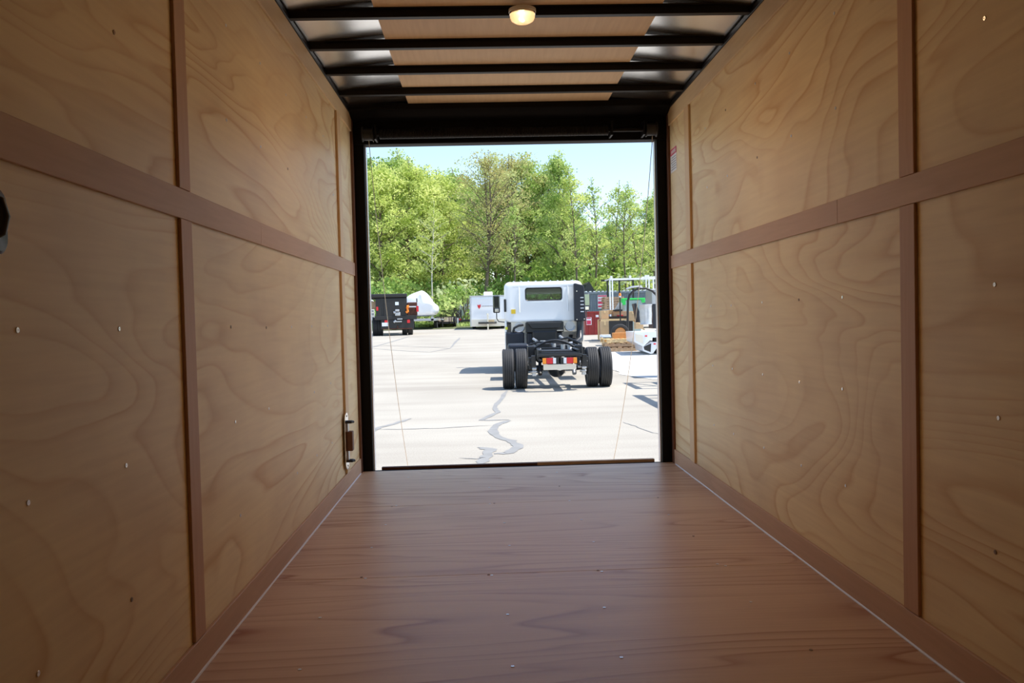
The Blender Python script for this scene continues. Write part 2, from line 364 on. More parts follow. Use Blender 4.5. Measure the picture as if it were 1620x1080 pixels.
# trims: mid rail, uprights, cove, baseboard
tn = [0]
def trim(b, m, label, bev=.0012):
    tn[0] += 1
    return struct(b.build('trim_%d' % tn[0], m, bevel=bev, seg=1), label, 'trim')
for side, x, s in (('left', XL, 1), ('right', XR, -1)):
    def slab(y0, y1, z0, z1, t, t0=0.0):
        a = sorted((x+s*t0, x+s*t)); return MB().box(*a, y0, y1, z0, z1)
    y00 = DY1 if side == 'left' else YF
    joint = 2.91 if side == 'left' else 2.62
    trim(slab(y00, joint-.001, ZR0, ZR1, .008), 'lauan', 'reddish wooden rail along the %s wall, stretch nearer the camera' % side)
    trim(slab(joint+.001, YE-.012, ZR0, ZR1, .0075), 'lauan', 'reddish wooden rail along the %s wall, stretch nearer the opening' % side)
    for k, (a, b) in enumerate(YT):
        if k == 0 and side == 'left': continue
        mm = 'lauan_v' if k < 2 else 'pine_v'
        w_ = 'wide reddish' if k < 2 else 'thin pale'
        trim(slab(a, b, .088, ZR0-.001, .009 if k < 2 else .012), mm, '%s upright strip on the %s wall below the rail%s' % (w_, side, ' behind the camera' if k == 0 else ''))
        trim(slab(a, b, ZR1+.001, 2.045, .009 if k < 2 else .012), mm, '%s upright strip on the %s wall above the rail%s' % (w_, side, ' behind the camera' if k == 0 else ''))
    trim(slab(y00, YE-.012, 2.045, H-.004, .010), 'pine_top', 'flat wooden cove strip along the top of the %s wall' % side)
    o = struct(slab(y00, YE-.012, .001, .086, .010).build('baseboard_'+side, 'lauan', bevel=.0012, seg=1), 'reddish wooden baseboard along the %s wall' % side, 'baseboard')
    a = sorted((x-s*.02, x+s*.014))
    trim(MB().box(*a, YE-.012, YE+.028, 0, H), 'brown_wood', 'dark brown end strip of the %s wall beside the opening' % side)
    a = sorted((x-s*.004, x+s*.016))
    trim(MB().box(*a, YF, YE, H-.004, H+.016).box(*sorted((x-s*.004, x+s*.006)), YF, YE, H+.016, RT+.0), 'black_steel', 'black steel angle along the top of the %s wall' % side)
# ceiling
ce = struct(MB().box(XL-.05, XR+.05, YF-.05, 5.12, RT+.024, RT+.04).build('ceiling', 'white_alu'), 'trailer roof with black bars and a plywood strip', 'ceiling')
bars = [4.565-.385*k for k in range(0, 15) if 4.565-.385*k > YF]
nx, ny = 40, 140
vs = []; fs = []
for j in range(ny+1):
    for i in range(nx+1):
        X = XL-.004+(XR-XL+.008)*i/nx; Y = YF+(5.0-YF)*j/ny
        ph = (4.565-Y)/.385
        u = min(X-XL, XR-X)
        sag = .0022*math.sin(PI*ph)**2 + .0013*math.sin(2*PI*ph)*math.cos(X*5+1.3) + .036*((X-.1815)/.96)**2
        edge = .010*math.exp(-(u/.06)**2)
        vs.append((X, Y, RT+.022 - sag - edge*.3))
for j in range(ny):
    for i in range(nx):
        a = j*(nx+1)+i; fs.append((a, a+1, a+nx+2, a+nx+1))
MB().add(vs, fs).build('roof_sheet', 'galv', ce, smooth=True)
prev = 5.0
for k, y in enumerate([4.97]+bars+[YF]):
    if k == 0: prev = y; continue
    MB().box(-.418, .757, y+.018, prev-.018, RT-.006, RT-.001).build('plywood_strip', 'ply_roof', ce); prev = y
for y in bars:
    b = MB(); b.box(XL+.001, XR-.001, y, y+.034, RB+.002, RB+.038); b.box(XL+.001, XR-.001, y-.012, y, RB+.034, RB+.040); b.box(XL+.001, XR-.001, y+.034, y+.046, RB+.034, RB+.040)
    b.build('roof_bar', 'black_steel', ce, bevel=.003)
# rear frame
b = MB(); b.box(XL-.045, -.703, YE+.03, YE+.11, -.3, RT+.02)
trim(b, 'black_frame', 'black steel post on the left of the rear opening', .004)
b = MB(); b.box(1.068, XR+.045, YE+.03, YE+.11, -.3, RT+.02)
trim(b, 'black_frame', 'black steel post on the right of the rear opening', .004)
b = MB(); b.box(XL-.04, XR+.04, YE+.02, YE+.11, 1.972, RT+.02)
b.add([(XL+.001, 4.89, RB+.004), (XR-.001, 4.89, RB+.004), (XR-.001, YE+.02, RB-.035), (XL+.001, YE+.02, RB-.035), (XL+.001, 4.89, RT), (XR-.001, 4.89, RT), (XR-.001, YE+.02, RT), (XL+.001, YE+.02, RT)],
      [(0, 1, 2, 3), (4, 5, 6, 7), (0, 1, 5, 4), (2, 3, 7, 6), (0, 3, 7, 4), (1, 2, 6, 5)])
trim(b, 'black_frame', 'black steel header over the rear opening', .004)
trim(MB().box(-.703, 1.068, YE+.03, YE+.085, -.22, -.004), 'black_frame', 'black steel rear sill under the floor edge', .003)
trim(MB().box(-.703, -.698, YE+.07, YE+.12, -.004, 1.972), 'white_alu', 'bright weather edge on the left of the opening', 0)
trim(MB().box(1.063, 1.068, YE+.07, YE+.12, -.004, 1.972), 'white_alu', 'bright weather edge on the right of the opening', 0)
# ramp, lowered
rp_ = struct(MB().add([(-.69, YE+.12, -.03), (1.055, YE+.12, -.03), (1.055, 7.05, -.40), (-.69, 7.05, -.40), (-.69, YE+.12, -.07), (1.055, YE+.12, -.07), (1.055, 7.05, -.44), (-.69, 7.05, -.44)],
    [(0, 1, 2, 3), (4, 5, 6, 7), (0, 1, 5, 4), (2, 3, 7, 6), (0, 3, 7, 4), (1, 2, 6, 5)]).build('door_1', 'ply_floor'), 'lowered rear ramp door', 'door')
MB().box(-.66, .30, YE+.09, YE+.125, -.03, .010).build('hinge_strip', 'rust', rp_)
MB().box(.30, 1.03, YE+.09, YE+.125, -.03, .012).build('wooden_edge', 'pallet_wood', rp_)
# side door leaf, swung open outside
d2 = struct(MB().box(XL-.047, XL-.008, DY0+.004, DY1-.004, .004, DZ1-.004).build('door_2', 'ply_wall'), 'closed side door beside the camera', 'door')
# grab handle on the left wall, cut by the picture edge
gh = thing('grab_handle', 'black plastic grab handle on the left wall, cut by the picture edge', 'handle', (XL, 1.31, 1.03))
b = MB(); pl = rrect(-.06, .055, 0, .105, .022); loops = []
b.loft([[(.0, x, z) for x, y, z in pl], [(.010, x, z) for x, y, z in pl], [(.014, x*.92, .0525+(z-.0525)*.92) for x, y, z in pl]]); b.build('base_plate', 'plastic_black', gh, smooth=True)
MB().tube([(.012, -.02, .015), (.045, -.02, .03), (.05, -.02, .0525), (.045, -.02, .075), (.012, -.02, .09)], .008, 10).build('grip', 'plastic_black', gh, smooth=True)
# latch plate on the left wall by the opening
lt = thing('strap_anchor', 'tall chrome oblong plate with dark brown roller bar on the left wall by the opening', 'anchor plate', (XL+.0125, 4.485, .115))
b = MB(); pl = rrect(-.058, .05, 0, .305, .045, 8); b.loft([[(0, x, z) for x, y, z in pl], [(.004, x, z) for x, y, z in pl]]); b.build('plate', 'chrome', lt, smooth=True)
for z in (.045, .255):
    b = MB(); b.tube([(.004, -.018, z), (.03, -.016, z), (.038, 0, z), (.03, .016, z), (.004, .018, z)], .007, 8); b.build('loop', 'plastic_black', lt, smooth=True)
MB().box(.004, .012, -.02, .02, .045, .255).build('guide_strip', 'alu', lt)
MB().box(.004, .036, -.024, .024, .10, .205).build('roller_block', 'brown_wood', lt, bevel=.004)
for z in (.018, .287): MB().cyl((.003, 0, z), (.006, 0, z), .005).build('screw', 'rust_screw', lt)
# warning sticker on the right wall
st = thing('warning_sticker', 'small warning sticker with red header on the right wall by the opening', 'sticker', (XR-.0002, 4.90, 1.755))
MB().box(-.0012, 0, -.075, .075, 0, .10).build('sheet', 'white_sign', st); MB().box(-.0018, 0, -.075, .075, .10, .138).build('header', 'red_sign', st)
b = MB()
for k in range(7): b.box(-.0024, -.0018, -.055+.016*k, -.046+.016*k, .108+.003*(k % 2), .128)
b.build('header_lettering', 'white_sign', st)
b = MB()
for k in range(6): b.box(-.0018, -.0012, -.065, .06-.012*(k % 3), .012+.014*k, .017+.014*k)
b.build('text_lines', 'grey_text', st)
# dome lamp
dl = thing('dome_lamp', 'round dome lamp with lit bulb under the nearest roof bar', 'lamp', (.180, 3.345, RB))
MB().lathe([(.0001, 0), (.055, 0), (.055, -.010), (.050, -.014), (.0001, -.014)]).build('base', 'white_alu', dl, smooth=True)
m_, t_, b_ = new_mat('warm_lens'); b_.inputs['Base Color'].default_value = (1, .82, .6, 1); b_.inputs['Transmission Weight'].default_value = .85; b_.inputs['Roughness'].default_value = .25
b_.inputs['Emission Color'].default_value = (1, .58, .28, 1); b_.inputs['Emission Strength'].default_value = .28
M['lens'] = m_
MB().lathe([(.050, -.012), (.050, -.030), (.045, -.042), (.032, -.050), (.0001, -.052)]).build('lens', 'lens', dl, smooth=True)
MB().lathe([(.0505, -.012), (.052, -.012), (.052, -.020), (.0505, -.020)]).build('lens_ring', 'chrome', dl, smooth=True)
M['bulb'] = mat('lit_bulb', (1, .8, .5), .3, emit=14, ecol=(1, .72, .42))
MB().tube([(-.006, 0, -.024), (-.002, 0, -.030), (.002, 0, -.036)], .006, 10).build('bulb', 'bulb', dl, smooth=True)
al = bpy.data.lights.new('lamp_light', 'AREA'); al.shape = 'DISK'; al.size = .09; al.energy = 2.8; al.color = (1, .56, .26)
ao = bpy.data.objects.new('lamp_light', al); COL.objects.link(ao); ao.parent = dl; ao.location = (0, 0, -.056)
# torsion spring gear with the two cables
ts = thing('ramp_spring_gear', 'black torsion spring shaft with cable drums across the header', 'spring gear', (0, 4.945, 2.015))
MB().cyl((-.70, 0, 0), (1.06, 0, .0), .011).build('shaft', 'black_steel', ts, smooth=True)
pts = []
for i in range(0, 150*10):
    a = 2*PI*i/10; pts.append((-.60+1.36*i/1500, .026*math.cos(a), .026*math.sin(a)))
MB().tube(pts, .0046, 5).build('spring', 'black_steel', ts, smooth=True)
def drum(x):
    b = MB(); m = Matrix.Translation((x, 0, 0)) @ Matrix.Rotation(PI/2, 4, 'Y')
    b.lathe([(.010, -.034), (.044, -.034), (.044, -.029), (.036, -.026), (.036, .026), (.044, .029), (.044, .034), (.010, .034)], m, 28)
    return b
drum(-.665).build('cable_drum', 'dirty_black', ts, smooth=True); drum(1.02).build('cable_drum', 'dirty_black', ts, smooth=True)
for x in (-.62, .78, .975):
    MB().box(x-.006, x+.006, -.03, .08, -.035, .05).build('bracket', 'black_steel', ts, bevel=.002)
M['cable'] = mat('braided_cable', (.55, .50, .40), .45, .3)
def cable(a, bpt, sag, sx):
    pts = []
    for i in range(25):
        t = i/24; k = 4*t*(1-t)
        pts.append((a[0]+(bpt[0]-a[0])*t + sx*k, a[1]+(bpt[1]-a[1])*t - sag*k, a[2]+(bpt[2]-a[2])*t - .06*k))
    return MB().tube(pts, .0022, 6)
def rel(p): return (p[0], p[1]-4.945, p[2]-2.015)
cable(rel((-.668, 4.985, 2.015)), rel((-.655, 6.75, -.33)), .25, .015).build('cable', 'cable', ts, smooth=True)
cable(rel((1.038, 4.985, 2.015)), rel((1.015, 6.75, -.33)), .25, -.015).build('cable', 'cable', ts, smooth=True)

# ------------------------------------------------------------------ ground
b = MB(); ys = [-14+1.0*i for i in range(0, 75)]; xs = [-60, -30, -15, -5, 0, 5, 15, 30, 60]
b.add([(x, y, zg(y)) for y in ys for x in xs], [(j*9+i, j*9+i+1, j*9+i+10, j*9+i+9) for j in range(len(ys)-1) for i in range(8)])
gr = struct(b.build('ground', 'ground'), 'sunlit pale asphalt yard', 'ground')
def ribbon(pts, wd, name, m, parent, dz=.004):
    P = [gp(*p[:2]) for p in pts]; Q = []
    for a, c in zip(P[:-1], P[1:]):
        for k in range(4): Q.append(a.lerp(c, k/4) + Vector((random.uniform(-.012, .012), random.uniform(-.02, .02), 0)))
    Q.append(P[-1]); b = MB(); L_, R_ = [], []
    for i, p in enumerate(Q):
        d = (Q[min(i+1, len(Q)-1)]-Q[max(i-1, 0)]); d.z = 0; d.normalize(); n = Vector((-d.y, d.x, 0))
        ww = wd*.85*random.uniform(.75, 1.2)*(min(1, .35+i/3, .35+(len(Q)-1-i)/3))
        for s_, T in ((1, L_), (-1, R_)):
            q = p+n*ww*s_/2; T.append((q.x, q.y, zg(q.y)+dz))
    n = len(Q); b.add(L_+R_, [(i, i+1, n+i+1, n+i) for i in range(n-1)]); return b.build(name, m, parent)
ribbon([(803, 617), (792, 632), (782, 645), (787, 652), (760, 665), (806, 664)], .10, 'tar_crack', 'tar', gr)
ribbon([(806, 665), (786, 672), (778, 682), (788, 692), (808, 697), (822, 706), (806, 716), (782, 718)], .13, 'tar_crack', 'tar', gr)
ribbon([(757, 708), (776, 711), (768, 722), (756, 737)], .14, 'tar_crack', 'tar', gr)
ribbon([(726, 725), (752, 726), (768, 724)], .03, 'tar_crack', 'tar', gr)
ribbon([(590, 679), (640, 679), (700, 677), (778, 673)], .035, 'tar_crack', 'tar', gr)
ribbon([(586, 684), (600, 676), (625, 670), (650, 662)], .10, 'tar_crack', 'tar', gr)
ribbon([(586, 550), (600, 546), (625, 539), (648, 532)], .12, 'tar_crack', 'tar', gr)
ribbon([(588, 551), (640, 555), (680, 557), (712, 551), (680, 549), (600, 546)], .07, 'tar_crack', 'tar', gr)
ribbon([(712, 551), (722, 540), (728, 534)], .10, 'tar_crack', 'tar', gr)
ribbon([(985, 668), (1005, 674), (1030, 684), (1044, 687)], .02, 'tar_crack', 'tar', gr)
gv = MB(); P = [gp(*p) for p in ((930, 533), (968, 545), (1000, 562), (1100, 607), (1400, 640), (1400, 527), (1100, 522), (940, 524))]
gv.add([(p.x, p.y, zg(p.y)+.003+.002) for p in P], [tuple(range(8))])
gvo = tag(gv.build('gravel', 'gravel'), 'bright white gravel apron on the right of the yard', 'gravel', kind='stuff')
# subdivide the gravel so it follows the slope: built as strips
bpy.data.objects.remove(gvo)
gv = MB(); rows = []
for k in range(0, 24):
    y = 19.0+k*.8; x0 = 3.05+(y-19)*.05 if y < 24 else 3.3+(y-24)*.17
    rows.append([(x0+.12*math.sin(k*1.7), y, zg(y)+.006), (22, y, zg(y)+.006)])
rows.insert(0, [(3.5, 17.2, GZ+.006), (22, 17.2, GZ+.006)])
gv.add([p for r in rows for p in r], [(2*i, 2*i+1, 2*i+3, 2*i+2) for i in range(len(rows)-1)])
tag(gv.build('gravel', 'gravel'), 'bright white gravel apron on the right of the yard', 'gravel', kind='stuff')
b = MB(); b.add([(-70, 46, zg(46)+.02), (2.5, 47, zg(47)+.02), (70, 60, zg(60)+.02), (70, 140, 3), (-70, 140, 3), (-70, 70, zg(70)+.05), (70, 70, zg(70)+.05), (2.5, 70, zg(70)+.05)], [(0, 1, 7, 5), (1, 2, 6, 7), (5, 7, 6, 3, 4)])
struct(b.build('lawn', 'forest_floor'), 'green ground rising under the trees', 'lawn')
rng = np.random.default_rng(3)
def quads(name, cen, ax, bx, m, parent=None):
    n = len(cen); v = np.empty((n, 4, 3), np.float32)
    v[:, 0] = cen-ax; v[:, 1] = cen-bx*.8; v[:, 2] = cen+ax; v[:, 3] = cen+bx*.8
    me = bpy.data.meshes.new(name); me.vertices.add(4*n); me.vertices.foreach_set('co', v.ravel())
    me.loops.add(4*n); me.loops.foreach_set('vertex_index', np.arange(4*n, dtype=np.int32))
    me.polygons.add(n); me.polygons.foreach_set('loop_start', np.arange(0, 4*n, 4, dtype=np.int32)); me.polygons.foreach_set('loop_total', np.full(n, 4, np.int32))
    me.update(calc_edges=True); me.validate(); me.materials.append(M[m])
    o = bpy.data.objects.new(name, me); COL.objects.link(o)
    if parent: o.parent = parent
    return o
n = 16000; gx = rng.uniform(-16, 4, n); gy = 51.5+rng.uniform(0, 1, n)**1.5*14
gz = np.array([zg(y) for y in gy]); hh = rng.uniform(.1, .3, n)
cen = np.stack([gx, gy, gz+hh*.5], 1); ax = np.stack([rng.normal(0, .05, n), rng.normal(0, .05, n), hh*.5], 1); bx = np.stack([rng.uniform(.02, .05, n), rng.normal(0, .02, n), np.zeros(n)], 1)
tag(quads('grass', cen, ax, bx, 'leaf_mid'), 'rough green grass at the foot of the trees', 'grass', kind='stuff')

# ------------------------------------------------------------------ trees
def unit(v): return v/np.linalg.norm(v, axis=1, keepdims=True)
def leaves(name, blobs, per, size, m, parent, rg):
    C, R = [], []
    for c, r in blobs:
        k = max(8, int(per*r*r)); u = unit(rg.normal(0, 1, (k, 3))); rad = r*rg.uniform(.35, 1.05, (k, 1))
        C.append(np.array(c)+u*rad*np.array([1, 1, .72]))
    cen = np.concatenate(C); n = len(cen)
    a = unit(rg.normal(0, 1, (n, 3))+np.array([0, 0, .35])); t = unit(np.cross(a, rg.normal(0, 1, (n, 3)))); bb = np.cross(a, t)
    s = size*rg.uniform(.55, 1.25, (n, 1))
    return quads(name, cen.astype(np.float32), (t*s*.5).astype(np.float32), (bb*s*.38).astype(np.float32), m, parent)
def make_tree(seed, Ht, rad, base, leafm, barkm='bark', dens=150, lsize=.26, nb=34, trunk_r=.17, forks=1, spread=.6, blob=.75):
    rg = np.random.default_rng(seed); rr = random.Random(seed)
    root = thing('tree', '', 'tree'); b = MB(); blobs = []
    for fk in range(forks):
        lean = Vector((rr.uniform(-.06, .06)*forks, rr.uniform(-.04, .04), 0)); x0 = Vector((rr.uniform(-.25, .25)*(forks-1), rr.uniform(-.25, .25)*(forks-1), -.25))
        tr = [x0+Vector((lean.x*Ht*t + .12*math.sin(t*7+seed+fk), lean.y*Ht*t+.1*math.cos(t*6+seed), Ht*.95*t)) for t in [i/10 for i in range(11)]]
        b.tube(tr, [trunk_r*(1-.88*i/10)*(1.25 if i == 0 else 1)/(1+.25*(forks-1)) for i in range(11)], 8)
        def tp(t):
            i = min(9, int(t*10)); return tr[i].lerp(tr[i+1], t*10-i)
        for k in range(nb//forks):
            t = base+(1-base)*(k+rr.random())/(nb/forks); t = min(t, .985)
            prof = (math.sin(PI*min(1, .18+.82*(t-base)/(1-base)))**.7)
            L_ = rad*max(.18, prof)*rr.uniform(.75, 1.12); a = k*2.4+rr.uniform(-.5, .5)+fk
            p0 = tp(t*.93); up = spread*rr.uniform(.5, 1.2)
            p2 = p0+Vector((math.cos(a)*L_, math.sin(a)*L_, L_*up)); p1 = p0.lerp(p2, .5)+Vector((0, 0, L_*.08))
            r0 = max(.015, trunk_r*.34*(1-t)+.015)
            b.tube([p0, p1, p2], [r0, r0*.7, .012], 5, False)
            for q in range(4):
                w_ = rr.uniform(.35, 1.0); pc = p0.lerp(p2, w_)+Vector((rr.uniform(-1, 1), rr.uniform(-1, 1), rr.uniform(-.5, .6)))*L_*.32
                if q < 2: b.tube([p0.lerp(p2, w_*.7), pc], [.02, .008], 4, False)
                blobs.append((pc, blob*rr.uniform(.55, 1.15)))
        blobs.append((tp(.98), blob*.8))
    b.build('trunk', barkm, root, smooth=True)
    leaves('foliage', blobs, dens, lsize, leafm, root, rg)
    return root
def make_bush(seed, Ht, rad, leafm, dens=260, lsize=.17):
    rg = np.random.default_rng(seed); rr = random.Random(seed); root = thing('bush', '', 'bush'); b = MB(); blobs = []
    for k in range(16):
        a = rr.uniform(0, 2*PI); q = rr.random()**.6*rad; z = Ht*rr.uniform(.25, 1)*(1-.35*q/rad)
        p = Vector((math.cos(a)*q, math.sin(a)*q, z)); b.tube([(p.x*.2, p.y*.2, -.1), (p.x*.6, p.y*.6, z*.6), p], [.03, .02, .008], 4, False); blobs.append((p, rad*.42*rr.uniform(.6, 1.1)))
    b.build('stem', 'bark', root); leaves('foliage', blobs, dens, lsize, leafm, root, rg); return root
protos = {
 'maple': make_tree(11, 13, 3.3, .10, 'leaf_yellow', dens=210, nb=48, blob=.85, lsize=.19, trunk_r=.2),
 'maple2': make_tree(12, 13, 3.0, .12, 'leaf_mid', dens=200, nb=44, blob=.82, lsize=.19, trunk_r=.2),
 'bud': make_tree(13, 13, 2.6, .34, 'leaf_bud', dens=110, nb=46, blob=.75, lsize=.16, trunk_r=.21, spread=1.0, forks=2),
 'poplar': make_tree(14, 13, 1.7, .20, 'leaf_mid', dens=210, nb=44, blob=.58, lsize=.18, spread=1.1, trunk_r=.17),
 'thin': make_tree(15, 13, 1.6, .34, 'leaf_yellow', dens=85, nb=26, blob=.55, lsize=.2, spread=1.0, trunk_r=.11),
 'thin2': make_tree(16, 13, 1.5, .42, 'leaf_mid', dens=75, nb=24, blob=.5, lsize=.2, spread=1.0, trunk_r=.12),
 'dark': make_tree(17, 13, 3.2, .06, 'leaf_dark', dens=180, nb=42, blob=.95, lsize=.2, trunk_r=.2),
 'birch': make_tree(18, 13, 1.5, .45, 'leaf_yellow', 'birch', dens=80, nb=22, blob=.5, lsize=.2, spread=.9, trunk_r=.09),
}
bushes = {'green': make_bush(21, 1.6, 1.3, 'leaf_mid'), 'dark': make_bush(22, 1.6, 1.4, 'leaf_dark'), 'pale': make_bush(23, 1.8, 1.1, 'leaf_pale', 150), 'yellow': make_bush(24, 1.7, 1.2, 'leaf_yellow')}
def dup(root):
    r = root.copy(); COL.objects.link(r)
    for ch in root.children:
        c = ch.copy(); COL.objects.link(c); c.parent = r
    return r
used = set()
def place(P, kind, px, Y, top, label, group, H0, rot):
    o = P[kind] if kind not in used else dup(P[kind]); used.add(kind)
    x = at(px, 500, Y).x; z0 = zg(Y); zt = at(px, top, Y).z
    s = (zt-z0)/H0; o.location = (x, Y, z0-.05); o.scale = (s*random.uniform(.95, 1.1), s, s); o.rotation_euler = (0, 0, rot); o['label'] = label
    if group: o['group'] = group
tl = [
 ('dark', 578, 66, 218, 'deep green tree at the left edge of the opening behind the dump truck', None),
 ('maple', 606, 60, 236, 'bright yellow-green maple behind the black dump truck', None),
 ('maple', 650, 62, 232, 'tall yellow-green maple behind the wrapped boat', None),
 ('birch', 683, 56, 300, 'slim tree with pale trunk just right of the wrapped boat', None),
 ('maple2', 632, 72, 216, 'mid green tree rising behind the maples on the left', None),
 ('maple', 700, 64, 250, 'yellow-green maple over the small utility trailer', None),
 ('maple2', 726, 70, 248, 'mid green tree left of the reddish budding tree', None),
 ('bud', 772, 60, 222, 'reddish budding tree with two dark trunks over the white cargo trailer', None),
 ('bud', 800, 66, 222, 'reddish budding tree directly left of the truck cab roof', None),
 ('maple2', 834, 68, 222, 'mid green tree rising above the middle of the truck cab', None),
 ('thin2', 818, 58, 300, 'slim dark-trunked tree just behind the truck cab', None),
 ('poplar', 893, 62, 218, 'tallest narrow deep green tree above the right of the cab', None),
 ('poplar', 864, 68, 240, 'narrow deep green tree left of the tallest one', None),
 ('thin', 918, 60, 246, 'thin airy tree right of the tallest narrow tree', None),
 ('thin2', 946, 62, 262, 'thin bare-stemmed tree above the right truck mirror', None),
 ('thin', 968, 66, 268, 'thin yellow-green tree over the pallet stack', None),
 ('thin2', 990, 63, 276, 'thin tree over the green bin', None),
 ('thin', 1014, 66, 268, 'thin yellow-green tree over the silver barrel', None),
 ('maple2', 1042, 70, 285, 'mid green tree at the right edge of the opening', None),
 ('thin', 1035, 61, 272, 'thin yellow-green tree near the right post', None),
]
for k, a in enumerate(tl): place(protos, *a, 13, k*1.3)
bk = 'background trees filling the wood'
for k, (kd, px, Y, top) in enumerate([('dark', 600, 80, 262), ('maple2', 640, 82, 258), ('maple2', 675, 80, 262), ('dark', 712, 80, 290), ('maple', 750, 82, 270), ('maple2', 785, 80, 262), ('dark', 815, 84, 275),
     ('dark', 850, 84, 282), ('dark', 880, 80, 290), ('maple2', 912, 84, 318), ('maple', 935, 80, 345), ('dark', 965, 84, 340), ('maple', 995, 80, 345), ('maple2', 1025, 84, 340), ('maple', 1052, 80, 318), ('dark', 565, 80, 250), ('maple', 535, 76, 245), ('maple2', 500, 80, 235), ('maple', 465, 76, 250), ('maple2', 425, 80, 245), ('maple', 380, 78, 240), ('maple2', 1085, 78, 300), ('maple', 1125, 80, 290), ('maple2', 1170, 78, 280), ('maple', 1215, 80, 285)]):
    place(protos, kd, px, Y, top, 'leafy green tree half hidden in the dense second row of the wood', bk, 13, k*2.1+.5)
bl = [('dark', 600, 52, 440, 'dark green bush behind the black dump truck'), ('green', 622, 56, 425, 'mid green bush left of the wrapped boat'), ('green', 700, 58, 448, 'mid green bush behind the utility trailer'),
      ('green', 722, 55, 440, 'mid green bush left of the white cargo trailer'), ('pale', 742, 57, 402, 'tall pale silvery shrub behind the white cargo trailer'), ('dark', 770, 60, 440, 'dark bush behind the roof of the white cargo trailer'),
      ('dark', 690, 62, 428, 'dark bush under the pale-trunked tree'), ('green', 655, 60, 430, 'mid green bush directly behind the boat'), ('yellow', 925, 64, 420, 'yellow-green bush right of the truck cab roof'),
      ('yellow', 958, 64, 402, 'yellow-green bush behind the ladder rack post'), ('yellow', 1030, 63, 404, 'yellow-green bush behind the ladder rack near the right post'), ('pale', 1000, 62, 376, 'pale shrub above the ladder rack'),
      ('green', 985, 66, 400, 'mid green bush low between the thin trees'), ('green', 900, 62, 400, 'mid green bush behind the truck cab'), ('green', 850, 64, 405, 'mid green bush behind the cab rear window'), ('dark', 805, 62, 420, 'dark bush between the cargo trailer and the cab')]
used = set()
for k, (kd, px, Y, top, lab) in enumerate(bl): place(bushes, kd, px, Y, top, lab, None, {'pale': 2.2}.get(kd, 2.0), k*1.1)

# ------------------------------------------------------------------ wheels
def tyre(b_t, x, y, r, wd):
    """tyre lathe around the x axis, centred at x,y, resting on z=0"""
    m = Matrix.Translation((x, y, r)) @ Matrix.Rotation(PI/2, 4, 'Y'); h = wd/2; prof = [(r*.60, -h*.72), (r*.72, -h*.98), (r*.86, -h), (r*.955, -h*.93), (r*.99, -h*.80)]
    for g in (-.50, -.17, .17, .50):
        prof += [(r, h*(g-.06)-.0), (r*.972, h*(g-.05)), (r*.972, h*(g+.05)), (r, h*(g+.06))]
    prof += [(r*.99, h*.80), (r*.955, h*.93), (r*.86, h), (r*.72, h*.98), (r*.60, h*.72)]
    b_t.lathe(prof, m, 40)
    return b_t
def wheel(parent, x, y, r, wd, rim='alu', side=1, z=0):
    t = tyre(MB(), 0, 0, r, wd).build('tyre', 'tread', parent, smooth=True, auto=25); t.location = (x, y, z)
    b = MB(); m = Matrix.Translation((0, 0, r)) @ Matrix.Rotation(PI/2, 4, 'Y'); h = wd/2*side
    b.lathe([(r*.61, -h*.75), (r*.58, -h*.6), (r*.57, h*.6), (r*.61, h*.75)], m); b.lathe([(r*.57, h*.15), (r*.3, h*.35), (r*.16, h*.5), (.001, h*.5)], m)
    b.build('wheel_rim', rim, t, smooth=True)
    return t

# ------------------------------------------------------------------ cab-chassis truck
pA = gp(880, 614)
TX, TY = at(881, 600, 15.95).x, 15.97
tk = thing('truck', 'white cab-chassis truck seen from behind with dual rear wheels and bare frame', 'truck', (TX, TY, GZ), -.020)
R_ = .385; WT = .225
for x in (-.935, -.685, .685, .935): wheel(tk, x, 0, R_, WT, 'white_lens', -1 if abs(x) < .8 else 1)
for x in (-.83, .83): wheel(tk, x, 4.95, R_, WT, 'white_lens', 1, .02)
# frame
b = MB()
for s in (-1, 1):
    x = s*.375; b.box(x-.006 if s < 0 else x-.006, x+.006, -.86, 5.6, .56, .76); b.box(*sorted((x, x-s*.055)), -.86, 5.6, .745, .76); b.box(*sorted((x, x-s*.055)), -.86, 5.6, .56, .572)
b.build('frame_rail', 'chassis', tk)
for y, z in ((-.84, .665), (.55, .68), (1.7, .68), (2.9, .66)):
    b = MB(); b.box(-.375, .375, y-.03, y+.03, z-.07 if y > 0 else z-.02, z+.075 if y > 0 else z+.05); b.build('crossmember', 'chassis', tk, bevel=.008)
b = MB(); b.cbox((0, -.90, .665), (.82, .05, .05)); b.build('rear_bar', 'plastic_black', tk, bevel=.008)
# tail lamps
for s in (-1, 1):
    tl_ = MB().cbox((s*.165+.0, -.925, .565), (.300, .05, .118)).build('tail_lamp', 'plastic_black', tk, bevel=.006)
    MB().cbox((s*.280, -.955, .565), (.066, .02, .104)).build('amber_lens', 'amber_lens', tl_, bevel=.004)
    MB().cbox((s*.185, -.955, .565), (.116, .02, .104)).build('red_lens', 'red_lens', tl_, bevel=.004)
    MB().cbox((s*.096, -.955, .565), (.054, .02, .104)).build('white_lens', 'white_lens', tl_, bevel=.004)
b = MB(); b.prism([(-.30, .50), (.30, .50), (.30, .40), (.06, .40), (.0, .385), (-.06, .40), (-.30, .40)], -.94, -.925); b.build('rear_plate', 'plate_steel', tk, bevel=.003)
